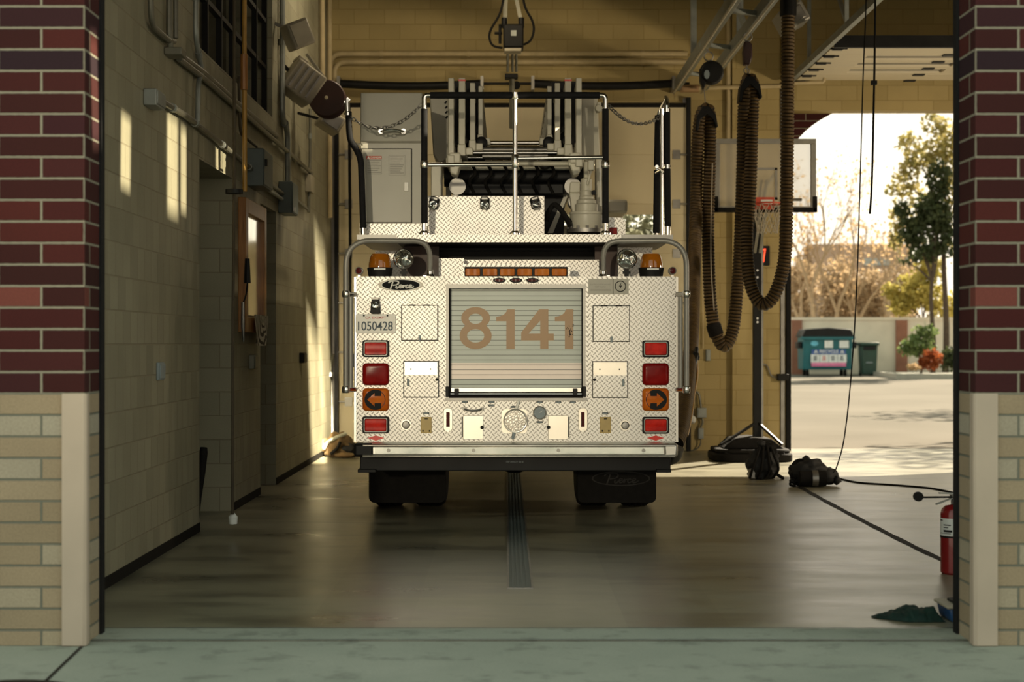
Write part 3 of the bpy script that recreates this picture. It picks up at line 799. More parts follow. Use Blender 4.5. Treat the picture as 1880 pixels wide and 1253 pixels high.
    b=MB();fbox(b,683,696.5,547,551,-.06,-.01);b.build('lamp_hood',M['dullsteel'],o,bevel=.003)
    # brand oval
    cx,cz=fx(736),fz(523.5)
    b=MB();b.shape([oval(cx,cz,41/238,11.5/238,48)],FY-.009,FY-.004);o=b.build('badge',M['cream'],T,smooth=False);o['label']='oval maker badge'
    b=MB();b.shape([oval(cx,cz,36.5/238,10.6/238,48)],FY-.011,FY-.008);b.build('badge_rim',M['white'],o,smooth=False)
    b=MB();b.shape([oval(cx,cz,34.5/238,9.4/238,48)],FY-.013,FY-.010);b.build('badge_field',M['foam'],o,smooth=False)
    script(cx,cz,1/238.,FY-.0135,M['white'],o,'badge_lettering',1.25)
    # oval marker lamps
    for x in (916.5,947,977.5):
        b=MB();b.shape([oval(fx(x),fz(515),11.5/238,4.6/238)],FY-.02,FY-.004);o=b.build('marker_light',M['black'],T,smooth=False)
        b=MB();b.shape([oval(fx(x),fz(515),8/238,2.6/238)],FY-.026,FY-.019);b.build('lens',M['smoked'],o,smooth=False)
    # warning plate
    b=MB();fbox(b,1080,1154,512,540.5,-.008,-.004);o=b.build('warning_plate',M['grey'],T,smooth=False)
    b=MB();fbox(b,1125,1126,512,540,-.010,-.008)
    b.torus((fx(1139),FY-.010,fz(526)),9.6/238,.0032,'y',28,6)
    b.shape([[(fx(1141),fz(518)),(fx(1136),fz(527)),(fx(1139),fz(526)),(fx(1137.5),fz(533)),(fx(1142),fz(524)),(fx(1139),fz(525))]],FY-.011,FY-.008)
    b.build('hazard_symbol',M['ink'],o,smooth=False)
    b=MB();text(b,'ELECTROCUTION HAZARD',fx(1084),fx(1121),fz(524),fz(521.5),FY-.0082,.001);text(b,'KEEP CLEAR',fx(1092),fx(1112),fz(528.3),fz(525.5),FY-.0082,.001)
    for i in range(2): fbox(b,1084,1121,531.5+2.5*i,532.2+2.5*i,-.0092,-.008)
    b.build('lettering',M['greyink'],o,smooth=False)
STROKES=None
def script(cx,cz,s,y,mat,parent,name,r):
    """flowing hand-lettered maker's name, units px of the badge"""
    L=[[(-19,7.6),(-16,-1),(-14.6,-6)],[(-22.5,-3.5),(-19,-6.2),(-11,-7.2),(-5,-6.2),(-4.2,-3),(-7.5,-.4),(-15,.8)],
       [(-7.5,1.6),(-8.7,5),(-6.5,6.2),(-3.6,3.4)],[(-5.9,-1.6),(-5.4,-2.2)],
       [(-3.6,3.4),(.4,2.6),(1.6,.6),(-.8,.2),(-2.4,3),(-1,5.8),(2.4,4.6)],
       [(2.4,4.6),(5.0,.8),(4.0,5.8),(6.0,2),(9.2,.8)],
       [(13.6,1.6),(11.6,.4),(9.2,3),(10.4,5.8),(14,4.4)],
       [(14,4.4),(18.2,2.8),(19.6,.6),(17.2,.2),(15.4,3),(17,5.8),(21.2,4.6),(24,2.6)]]
    b=MB()
    for l in L:
        pts=smooth([(cx+a*s,y,cz-c*s) for a,c in l],6)
        rr=[r*s*(.8+.35*abs((pts[min(i+1,len(pts)-1)]-pts[max(i-1,0)]).normalized().z)) for i in range(len(pts))]
        k=len(b.v);b.tube(pts,rr,8)
        for q in b.v[k:]: q.y=y+(q.y-y)*.35
    b.build(name,mat,parent)
lamps()
def lower_panel():
    def label(x,y,w=11,h=3.6):
        b=MB();fbox(b,x-w/2,x+w/2,y-h/2,y+h/2,-.006,-.0);o=b.build('label_plate',M['ink'],T,smooth=False)
        b=MB();fbox(b,x-w/2+1,x+w/2-1,y-h/2+.8,y+h/2-.8,-.0075,-.005);b.build('label_face',M['label'],o,smooth=False)
    for x,y in ((853.5,738.5),(902.5,738.5),(902.5,744.7),(943,747.5),(990.7,738.8),(1025,738.8),(1051.7,738.8),(782.7,759),(1111,759.5),(990.7,775.5),(1023.5,766)): label(x,y)
    # handle
    b=MB();b.tube(smooth([F(851,750,-.02),F(858,753,-.035),F(868.5,754,-.04),(F(879,753,-.035)),F(886,750,-.02)]),.008,8)
    for x in (852,885): b.lathe([(.014,-.03),(.014,0)],(fx(x),FY,fz(750)),'y',12)
    b.build('grab_handle',M['dullsteel'],T)
    # main capped intake
    c=(fx(946),FY,fz(772.5))
    b=MB();b.shape([rrect(fx(921),fx(968),fz(796),fz(752),.03)],FY-.006,FY);o=b.build('intake_plate',M['polished'],T,smooth=False)
    b=MB();b.lathe([(.088,0),(.088,-.05),(.080,-.058),(.001,-.060)],c,'y',36);b.build('intake_cap',M['cap'],o)
    b=MB();b.torus((c[0],FY-.052,c[2]),.088,.005,'y');b.build('cap_ring',M['alu'],o)
    b=MB();b.prism([(fx(941),fz(790)),(fx(947),fz(790)),(fx(943),fz(806)),(fx(939),fz(806))],FY-.05,FY-.02);b.build('cap_lever',M['label'],o,bevel=.004)
    b=MB();b.prism([(fx(944),fz(752)),(fx(950),fz(752)),(fx(955),fz(735)),(fx(951),fz(735))],FY-.03,FY-.0);b.build('upper_bracket',M['white'],o,bevel=.003)
    # gauge
    b=MB();b.lathe([(.052,0),(.052,-.03),(.046,-.034),(.044,-.026)],(fx(990.7),FY,fz(758)),'y',32,False);o=b.build('pressure_gauge',M['alu'],T)
    b=MB();b.lathe([(.045,-.020),(.001,-.0205)],(fx(990.7),FY,fz(758)),'y',32,False);b.build('gauge_dial',M['label'],o)
    b=MB();b.bar((fx(990.7),FY-.022,fz(758)),(fx(996),FY-.022,fz(754)),.003)
    for k in range(9):
        a=PI*.25+k*PI*1.5/8-PI/2
        b.bar((fx(990.7)+.036*math.cos(a),FY-.022,fz(758)+.036*math.sin(a)),(fx(990.7)+.041*math.cos(a),FY-.022,fz(758)+.041*math.sin(a)),.002)
    b.build('gauge_markings',M['white'],o,smooth=False)
    # polished doors either side of the intake
    for x0,x1,xh,xk in ((850,887,849,885),(1006,1043,1044,1007)):
        b=MB();b.rbox(fx(x0),fx(x1),fz(807),fz(763),FY-.010,FY,.01);o=b.build('valve_door',M['polished'],T,bevel=.003)
        b=MB();b.tube([F(xh,766,-.008),F(xh,803,-.008)],.005,8)
        for y in (771,798): b.bar(F(xh-4,y,-.006),F(xh+4,y,-.006),.006)
        b.build('piano_hinge',M['dullsteel'],o)
        b=MB();b.lathe([(.014,-.022),(.014,-.004)],(fx(xk),FY,fz(785)),'y',14);b.build('latch',M['ink'],o)
    # slot gauges
    for x in (822.5,1070):
        b=MB();b.rbox(fx(x-8.5),fx(x+8.5),fz(793),fz(749),FY-.010,FY,.03);o=b.build('level_gauge',M['polished'],T,bevel=.003)
        b=MB();fbox(b,x-3.2,x+3.2,757,784,-.014,-.009);b.build('sight_glass',M['smoked'],o,smooth=False)
        b=MB();b.lathe([(.012,-.02),(.012,-.008)],(fx(x),FY,fz(791)),'y',12);b.build('gauge_knob',M['alu'],o)
    for x in (782.5,1111.5):
        b=MB();fbox(b,x-10,x+10,766,795.5,-.012,0);o=b.build('outlet_cover',M['tan'],T,bevel=.004)
        b=MB();fbox(b,x-3,x+3,768.5,770.2,-.014,-.01)
        for q in (-7,5): fbox(b,x+q,x+q+2.5,790,793,-.014,-.01)
        b.build('screw',M['ink'],o,smooth=False)
    for x,y in ((745.5,780.5),(1147.8,781.5)):
        b=MB();b.lathe([(.040,0),(.040,-.006)],(fx(x),FY,fz(y)),'y',26);o=b.build('drain_port',M['polished'],T)
        b=MB();b.lathe([(.031,0),(.031,-.018),(.024,-.026),(.001,-.028)],(fx(x),FY,fz(y)),'y',26);b.build('port_cap',M['dullsteel'],o)
        b=MB();b.bar(F(x-8.5,y,-.012),F(x+8.5,y,-.012),.006);b.build('port_latch',M['dullsteel'],o)
    # rows of rivets on the panel edges
    b=MB()
    for y in range(545,800,18):
        for x in (656,814,1239.5,1080): b.lathe([(.0045,-.004),(.0045,0)],(fx(x),FY,fz(y)),'y',6)
    b.build('panel_screws',M['ink'],T,smooth=False)
lower_panel()
def bumper():
    prof=[(-.02,811),(-.05,812.5),(-.10,814),(-.12,816),(-.12,818.5),(-.105,819.5),(-.105,833),(-.125,834),(-.13,836),(-.125,838.5),(-.02,839)]
    b=MB()
    pts=[(FY+a,fz(c)) for a,c in prof]
    b.prism(pts,fx(668),fx(1237),'yz')
    o=b.build('rear_step',M['alu'],T,bevel=.004)
    b=MB();fbox(b,690,1215,820.5,832,-.108,-.104);b.build('step_face',M['chrome'],o,smooth=False)
    for x in (715,870,1024.5,1179.5): MB().lathe([(.014,-.115),(.012,-.104)],(fx(x),FY,fz(826)),'y',16).build('step_bolt',M['dullsteel'],o)
    for x0,x1 in ((652,688),(1216,1242)):
        b=MB();b.box(fx(x0),fx(x1),FY-.115,FY+.02,fz(838),fz(813));b.build('step_end',M['alu'] if x0>1000 else M['black'],o,bevel=.02)
    b=MB();fbox(b,660,1232,839,866,.03,.35);b.build('under_beam',M['black'],T,bevel=.008)
    for a,c in ((657,690),(1205,1232)): fbox(MB(),a,c,862,868,-.02,.5).build('beam_flange',M['black'],T,bevel=.004)
    b=MB();text(b,'STEP CAPACITY 500 LB',fx(929),fx(961),fz(850.5),fz(847.5),FY+.028,.001)
    b.build('step_notice',M['label'],T,smooth=False)
bumper()
def wheels():
    for x0,x1,s in ((677,818,-1),(1060,1205,1)):
        Yt=14.45
        xa,xb=XA(x0,Yt),XA(x1,Yt)
        R=.53
        for a,c in ((xa,xa+.30),(xb-.30,xb)):
            prof=[(.27,a+.03),(.44,a),(.50,a+.015),(R,a+.05),(R,c-.05),(.50,c-.015),(.44,c),(.27,c-.03)]
            b=MB();b.lathe(prof,(0,Yt+R-.02,R),'x',48)
            # tread grooves
            o=b.build('tire',M['rubber'],T)
            g=MB()
            for gx in (.1,.15,.2): g.torus((a+gx,Yt+R-.02,R),R+.001,.006,'x',48,6)
            g.build('tread_groove',M['ink'],o)
            g=MB();g.lathe([(.001,(a+c)/2+.02),(.27,(a+c)/2+.02),(.27,(a+c)/2-.02),(.001,(a+c)/2-.02)],(0,Yt+R-.02,R),'x',32);g.build('wheel_disc',M['dullsteel'],o)
        # mudflap with the maker's oval
        b=MB();yf=Yt-.25;b.prism(rrect(XA(x0,yf),XA(x1,yf),ZA(924,yf),ZA(855,yf),.05),yf,yf+.012);o=b.build('mudflap',M['rubber'],T,bevel=.003)
        cx,cz=XA((x0+x1)/2+7.5,yf),ZA(879,yf)
        if s>0:
            b=MB();b.shape([oval(cx,cz,.245,.062,48),list(reversed(oval(cx,cz,.232,.053,48)))],yf-.004,yf);b.build('flap_oval',M['flapink'],o,smooth=False)
            script(cx,cz,.0062,yf-.003,M['flapink'],o,'flap_lettering',.9)
    b=MB();b.tube([(-.9,14.97,.53),(1.05,14.97,.53)],.09,14);b.blob((.07,14.9,.53),(.24,.26,.24),3,.05);b.build('rear_axle',M['black'],T)
    for x in (-.55,.5): MB().box(x,x+.2,14.2,16,.55,.85).build('leaf_spring',M['black'],T)
    # front wheels
    for xa in (-1.1,.92):
        b=MB();b.lathe([(.27,xa+.03),(.45,xa),(.53,xa+.05),(.53,xa+.25),(.45,xa+.3),(.27,xa+.27)],(0,19.9,.53),'x',36);b.build('tire',M['rubber'],T)
    b=MB();b.box(-.3,.45,15.3,18.6,.42,.62);b.build('driveline',M['black'],T)
    b=MB();b.tube(smooth([F(1225,850,.3),F(1238,845,.2),F(1244,838,.15),F(1247,825,.12)]),.05,12);b.build('exhaust_pipe',M['dullsteel'],T)
wheels()
def top_lights():
    for xc,s in ((695.5,-1),(1198,1)):
        # amber beacon
        c=Vector((fx(xc),FY+.12,0))
        b=MB();b.lathe([(.090,fz(507)),(.096,fz(497)),(.10,fz(493)),(.10,fz(491)),(.088,fz(490.5))],c,'z',28);o=b.build('beacon',M['black'],T)
        b=MB();b.lathe([(.088,fz(491)),(.088,fz(484)),(.080,fz(474)),(.070,fz(467.5)),(.062,fz(465)),(.001,fz(464.5))],c,'z',28);b.build('amber_dome',M['amberdark'],o)
        b=MB();b.box(c.x-.04*1+.0,c.x+.05,c.y-.104,c.y-.097,fz(495.5),fz(492.5));b.build('beacon_label',M['stickerw'],o,smooth=False)
        # round spotlight
        xs=738.5 if s<0 else 1153.5
        c=(fx(xs),FY+.16,fz(474))
        b=MB();b.lathe([(.001,.12),(.04,.11),(.068,.05),(.080,0),(.080,-.012),(.073,-.018),(.07,-.005)],c,'y',32);o=b.build('spotlight',M['chrome'],T)
        b=MB();b.lathe([(.070,-.010),(.045,-.024),(.001,-.03)],c,'y',28);b.build('lens',M['lamp'],o)
        b=MB();b.bar((c[0],c[1]+.03,fz(492)),(c[0],c[1]+.03,fz(507)),.035,.03);b.bar((c[0]-.03,c[1]+.02,fz(499)),(c[0]+.03,c[1]+.02,fz(499)),.02);b.build('bracket',M['black'],o)
        # side marker lamp on its post
        xm=657 if s<0 else 1237
        b=MB();b.lathe([(.031,.05),(.031,-.01),(.024,-.014),(.022,-.006)],(fx(xm),FY+.1,fz(496.5)),'y',24);b.bar((fx(xm),FY+.12,fz(502)),(fx(xm),FY+.12,fz(508)),.02);o=b.build('clearance_light',M['alu'],T)
        b=MB();b.lathe([(.022,-.008),(.001,-.012)],(fx(xm),FY+.1,fz(496.5)),'y',20);b.build('lens',M['smoked'],o)
    # traffic bar
    b=MB();fbox(b,848,1047,485,489.5,.04,.16);fbox(b,848,852.5,489,508,.04,.16);fbox(b,1042.5,1047,489,508,.04,.16);fbox(b,852,1043,489,508,.12,.16)
    o=b.build('warning_light_bar',M['plate'],T,smooth=False)
    b=MB();fbox(b,852,1043,490.5,507.5,.075,.12);b.build('bar_housing',M['black'],o,smooth=False)
    x=853
    for i in range(6):
        x0=854+31.9*i
        b=MB();b.rbox(fx(x0),fx(x0+27),fz(506),fz(493),FY+.055,FY+.08,.008);b.build('amber_lens',M['amberbar'],o,bevel=.003)
top_lights()
def deck():
    Yd=FY+.08
    ztop=ZA(430.5,Yd);zb=ZA(445,Yd)
    # deck plate, undercarriage and trim
    b=MB();b.box(XA(728,Yd),XA(1141,Yd),Yd,Yd+.02,zb,ztop);o=b.build('deck_trim',M['plate'],T,smooth=False)
    b=MB();b.prism([(XA(728,Yd),ztop),(XA(1141,Yd),ztop),(XA(1141,Yd),zb),(XA(728,Yd),zb)],Yd+.02,17.5)
    b.build('turntable_deck',M['black'],T,smooth=False)
    for a,c in ((729,655),(1140,1236)):
        Yw=Yd+.05
        b=MB();b.prism([(XA(a,Yw),ZA(431,Yw)),(XA(a,Yw),ZA(445.5,Yw)),(XA(c,Yw),ZA(439.5,Yw)),(XA(c,Yw),ZA(431,Yw))],Yw,Yw+1.5)
        b.build('deck_wing',M['dullsteel'],T,smooth=False)
    # dark structure in the gap between body and deck
    Yg=FY+.65
    b=MB();b.box(XA(800,Yg),XA(1100,Yg),Yg+.35,Yg+.4,fz(508),zb);b.box(-1.0,1.15,FY+3.,FY+3.05,fz(508),zb+.05)
    b.box(-.75,.9,FY+.9,FY+3,zb-.02,zb+.02)
    b.build('turntable_pedestal',M['black'],T,smooth=False)
    for x0,x1 in ((742,806),(1092,1133)):
        b=MB();b.box(XA(x0,Yg),XA(x1,Yg),Yg,Yg+.03,fz(509),ZA(450,Yg));b.build('pedestal_panel',M['darkbrown'],T,smooth=False)
    for x0,x1 in ((690,742),(1133,1196)):
        b=MB();b.box(XA(x0,Yg),XA(x1,Yg),Yg-.1,Yg-.07,fz(509),ZA(462 if x0<900 else 456,Yg));b.build('tread_panel',M['plate'],T,smooth=False)
    b=MB();b.box(XA(806,13.5),XA(852,13.5),13.45,13.48,fz(509),ZA(475,13.5));b.build('tread_panel',M['plate'],T,smooth=False)
    b=MB();b.box(XA(806,13.6),XA(1100,13.6),13.62,13.65,fz(509),ZA(477,13.6));b.build('tread_panel',M['plate'],T,smooth=False)
    # centre console of tread plate with three lamps
    Yc=FY+.45
    b=MB();b.box(XA(785,Yc),XA(1000,Yc),Yc,Yc+.5,ztop,ZA(359.5,Yc));o=b.build('tread_console',[M['plate']],T,bevel=.006)
    for i,(x,tilt) in enumerate(((797,-.25),(890,0),(982.5,.25))):
        z=ZA(374,Yc);X=XA(x,Yc)
        b=MB();b.obox((X,Yc-.035,z),(.075,.07,.095),Matrix.Rotation(-tilt,3,'Y'));l=b.build('console_lamp',M['black'],T,bevel=.02,bseg=3)
        b=MB();b.lathe([(.034,0),(.030,-.016),(.001,-.022)],(X+.4*tilt*.05,Yc-.068,z-.016),'y',20);b.build('lens',M['lamp'],l)
        b=MB();b.obox((X-tilt*.02,Yc-.05,z+.035),(.062,.05,.03),Matrix.Rotation(-tilt,3,'Y'));b.build('lamp_hood',M['dullsteel'],l,bevel=.008)
    b=MB();b.box(XA(661,Yc),XA(776,Yc),Yc-.02,Yc+.02,ztop,ZA(411,Yc));b.build('tread_kick_plate',M['plate'],T,smooth=False)
    b=MB();b.prism([(XA(1118,13.6),ztop),(XA(1148.5,13.6),ztop),(XA(1148.5,13.6),ZA(408,13.6)),(XA(1143,13.6),ZA(400,13.6)),(XA(1118,13.6),ZA(399,13.6))],13.6,13.65);b.build('tread_kick_plate',M['plate'],T,smooth=False)
    b=MB();b.box(XA(1119,13.55),XA(1133,13.55),13.55,13.58,ztop,ZA(418,13.55));b.build('rear_marker',M['darkredlens'],T,bevel=.004)
    # control cabinet
    Yk=FY+.55
    zt=ZA(168.5,Yk);zm=ZA(262,Yk);zl=ZA(411.5,Yk)
    x0,x1=XA(661,Yk),XA(775,Yk)
    b=MB();b.prism([(Yk,zl),(Yk,zm),(Yk+.02,zm+.01),(Yk+.05,zt),(Yk+.75,zt),(Yk+.75,zl)],x0,x1,'yz');o=b.build('control_cabinet',M['grey'],T,bevel=.008)
    xd=XA(755,Yk)
    b=MB();b.box(x0+.012,xd,Yk-.014,Yk,zl+.012,ZA(274,Yk));d=b.build('cabinet_door',M['grey'],o,bevel=.004)
    b=MB();b.box(x0+.005,xd+.006,Yk-.003,Yk,ZA(274,Yk)-.003,ZA(274,Yk)+.006).box(xd,xd+.007,Yk-.003,Yk,zl+.01,ZA(274,Yk));b.build('door_gap',M['ink'],o,smooth=False)
    b=MB();b.box(XA(742,Yk),XA(750.5,Yk),Yk-.024,Yk-.012,ZA(352,Yk),ZA(335,Yk));b.build('latch',M['white'],o,bevel=.004)
    def kb(b,a,c,e,f,d0,d1): return b.box(XA(a,Yk),XA(c,Yk),Yk+d0,Yk+d1,ZA(f,Yk),ZA(e,Yk))
    b=MB();kb(b,672.5,701,287,292.8,-.0165,-.014);b.build('danger_label',M['redink'],o,smooth=False)
    b=MB();text(b,'DANGER',XA(681,Yk),XA(700,Yk),ZA(291.6,Yk),ZA(288.3,Yk),Yk-.0166,.001)
    b.shape([[(XA(674,Yk),ZA(291.8,Yk)),(XA(679.5,Yk),ZA(291.8,Yk)),(XA(676.7,Yk),ZA(287.8,Yk))]],Yk-.0175,Yk-.0165);b.build('danger_lettering',M['white'],o,smooth=False)
    b=MB()
    for i,y in enumerate((295,298.5,301.5,304.5,309,313,317)): kb(b,675,700-(i%3)*3,y,y+1.1,-.016,-.014)
    for i in range(9): kb(b,716,742-(i%4)*2.2,288+3.7*i,289.1+3.7*i,-.016,-.014)
    for (a,c,e,f) in ((672.5,701,294,320),(714,744,286,322)):
        kb(b,a,c,e,e+.5,-.0155,-.014);kb(b,a,c,f,f+.5,-.0155,-.014);kb(b,a,a+.5,e,f,-.0155,-.014);kb(b,c-.5,c,e,f,-.0155,-.014)
    b.build('instruction_lettering',M['greyink'],o,smooth=False)
    yh=Yk-.03
    h=MB();h.tube(smooth([P(700,242,Yk+.02),P(702,241,yh-.02),P(720,238,yh-.03),P(738,241,yh-.02),P(741,242,Yk+.02)]),.010,8)
    for x in (700,741): h.lathe([(.022,-.03),(.022,.04)],(XA(x,Yk),Yk,ZA(242,Yk)),'y',14)
    h.build('cabinet_handle',M['chrome'],o)
deck()
def railing():
    Yr=FY+.14
    zd=ZA(431,Yr)
    # centre rail assembly: each tube, fitting and sleeve by itself
    for px,s in ((779,1),(1111.5,-1)):
        x=XA(px,Yr)
        o=MB().tube(fillet([(x,Yr,zd),P(px,175,Yr),P(px+s*14,175,Yr)],.06),.0205,14).build('railing_post',M['chrome'],T)
        MB().lathe([(.045,zd),(.045,zd+.012),(.028,zd+.03)],(x,Yr,0),'z',18).build('post_foot',M['chrome'],o)
        MB().lathe([(.029,ZA(309,Yr)),(.033,ZA(306,Yr)),(.033,ZA(298,Yr)),(.029,ZA(295,Yr))],(x,Yr,0),'z',18).build('post_collar',M['chrome'],o)
        MB().tube([P(px,200,Yr),P(px,296,Yr)],.026,14).build('foam_sleeve',M['foam'],o)
        MB().tube([P(px,307,Yr),P(px,410,Yr)],.026,14).build('foam_sleeve',M['foam'],o)
    o=MB().tube([P(945.5,178,Yr),(XA(945.5,Yr),Yr,zd)],.0185,14).build('railing_post',M['chrome'],T)
    MB().lathe([(.045,zd),(.045,zd+.012),(.026,zd+.03)],(XA(945.5,Yr),Yr,0),'z',18).build('post_foot',M['chrome'],o)
    MB().lathe([(.026,ZA(182,Yr)),(.03,ZA(178,Yr)),(.03,ZA(170,Yr))],(XA(945.5,Yr),Yr,0),'z',16).build('post_collar',M['chrome'],o)
    MB().lathe([(.024,ZA(309,Yr)),(.028,ZA(307,Yr)),(.028,ZA(286,Yr)),(.024,ZA(284,Yr))],(XA(945.5,Yr),Yr,0),'z',16).build('post_collar',M['chrome'],o)
    MB().tube([P(779,303,Yr),P(945,302,Yr)],.0155,12).build('mid_rail',M['chrome'],T)
    MB().tube([P(945,291,Yr),P(1111,289,Yr)],.0155,12).build('mid_rail',M['chrome'],T)
    MB().tube([P(790,175,Yr),P(940,175,Yr)],.026,14).build('top_rail',M['foam'],T)
    MB().tube([P(951,175,Yr),P(1101,175,Yr)],.026,14).build('top_rail',M['foam'],T)
    # left curved post
    Yl=FY+.3
    o=MB().tube(smooth([P(637,182,Yl),P(638,206,Yl),P(641,238,Yl),P(644,258,Yl),P(655,276,Yl),P(662,295,Yl),P(664,330,Yl),P(667,436,Yl)],6),.02,12).build('curved_post',M['chrome'],T)
    MB().bar(P(634,190,Yl),P(641,181,Yl),.03).build('chain_eye',M['chrome'],o)
    MB().lathe([(.028,ZA(212,Yl)),(.028,ZA(207,Yl))],(XA(638.5,Yl),Yl,0),'z',14).build('post_collar',M['chrome'],o)
    MB().tube([P(652,264,Yl),P(664,266,Yl+.15)],.01,8).build('stay_pin',M['chrome'],o)
    MB().tube(smooth([P(640,205,Yl),P(641,238,Yl),P(644,258,Yl),P(655,276,Yl),P(662,295,Yl),P(664,330,Yl),P(667,419,Yl)],6),.0255,14).build('foam_sleeve',M['foam'],o)
    # right gate posts, seen almost end on
    Yq=FY+.3
    o=MB().tube(fillet([P(1226.5,436,Yq),P(1224,185,Yq),P(1222,180,Yq+.2)],.04),.02,12).build('gate_post',M['chrome'],T)
    MB().lathe([(.028,ZA(206,Yq)),(.028,ZA(200,Yq))],(XA(1224.5,Yq),Yq,0),'z',14).build('post_collar',M['chrome'],o)
    MB().tube([P(1226,414,Yq),P(1226.5,436,Yq)],.024,12).build('post_foot',M['chrome'],o)
    MB().tube([P(1224.5,206,Yq),P(1224.5,302,Yq)],.026,14).build('foam_sleeve',M['foam'],o)
    MB().tube([P(1225,310,Yq),P(1226,416,Yq)],.026,14).build('foam_sleeve',M['foam'],o)
    MB().tube([P(1215.5,200,Yq+.35),P(1216,436,Yq+.35)],.019,12).build('gate_post',M['chrome'],T)
    MB().tube([P(1206,318,Yq+.5),P(1228,305,Yq-.0)],.016,10).build('gate_cross_rail',M['chrome'],T)
    MB().tube([P(1206,306,Yq),P(1222,318,Yq+.4)],.014,10).build('gate_cross_rail',M['chrome'],T)
    o=MB().tube([P(1205,433,Yq+.6),P(1208,215,Yq+.6),P(1212,202,Yq+.6),P(1222,184,Yq+.25)],.016,10).build('gate_post',M['chrome'],T)
    MB().tube([P(1208.5,212,Yq+.6),P(1206.5,306,Yq+.6)],.028,14).build('foam_sleeve',M['foam'],o)
    MB().tube([P(1206.5,313,Yq+.6),P(1205,428,Yq+.6)],.028,14).build('foam_sleeve',M['foam'],o)
    # safety chains
    def chain(a,c,sag,Ya,Yb):
        pts=[]
        for i in range(61):
            t=i/60;px=a[0]+(c[0]-a[0])*t;py=a[1]+(c[1]-a[1])*t+sag*4*t*(1-t)
            pts.append(P(px,py,Ya+(Yb-Ya)*t))
        pts=resample(pts,.034)
        b=MB()
        for i in range(len(pts)-1):
            p=(pts[i]+pts[i+1])/2;d=(pts[i+1]-pts[i]).normalized()
            n=Vector((0,1,0)) if i%2 else Vector((0,.35,.94))
            n=(n-d*n.dot(d)).normalized();m=d.cross(n)
            ring=[]
            for k in range(12):
                t=2*PI*k/12;ring.append(p+d*(.024*math.cos(t))+m*(.0125*math.sin(t)))
            b.tube(ring,.0042,6,closed=True)
        b.build('safety_chain',M['dullsteel'],T)
    chain((641,213),(775,190),33,Yl,Yr);chain((1117,193),(1212,214),23,Yr,Yq+.5)
    # grey tubular hand rails round both rear corners
    for s,xi,xo,x2 in ((-1,789,637,645.5),(1,1108,1258,1247.5)):
        Yh=FY-.09
        b=MB()
        b.tube(fillet([F(xi,503,.05),F(xi,443,.0),F(xo,443,-.09),F(xo,716,-.09)],.20,10),.0205,14)
        o=b.build('hand_rail',M['rail'],T)
        MB().tube([F(x2,546,-.07),F(x2,712,-.07)],.0185,12).build('inner_rail',M['rail'],o)
        for y in (541,715.5):
            MB().lathe([(.026,fz(y+6)),(.030,fz(y+4)),(.030,fz(y-4)),(.026,fz(y-6))],(fx(xo),FY-.09,0),'z',16).tube([F(xo,y,-.09),F(xo-s*15,y,.0)],[.018,.02],10).build('rail_stanchion',M['chrome'],o)
        MB().lathe([(.04,fz(507)),(.026,fz(503)),(.024,fz(495))],(fx(xi),FY+.05,0),'z',16).bar(F(xi,506.5,.05),F(xi+(12 if s>0 else -12),506.5,.05),.05,.008).build('rail_foot',M['chrome'],o)
        b=MB();b.box(fx(643 if s<0 else 1246),fx(651 if s<0 else 1251),FY+.02,FY+.1,fz(675),fz(650));b.build('side_latch',M['dullsteel'],T,bevel=.004)
railing()
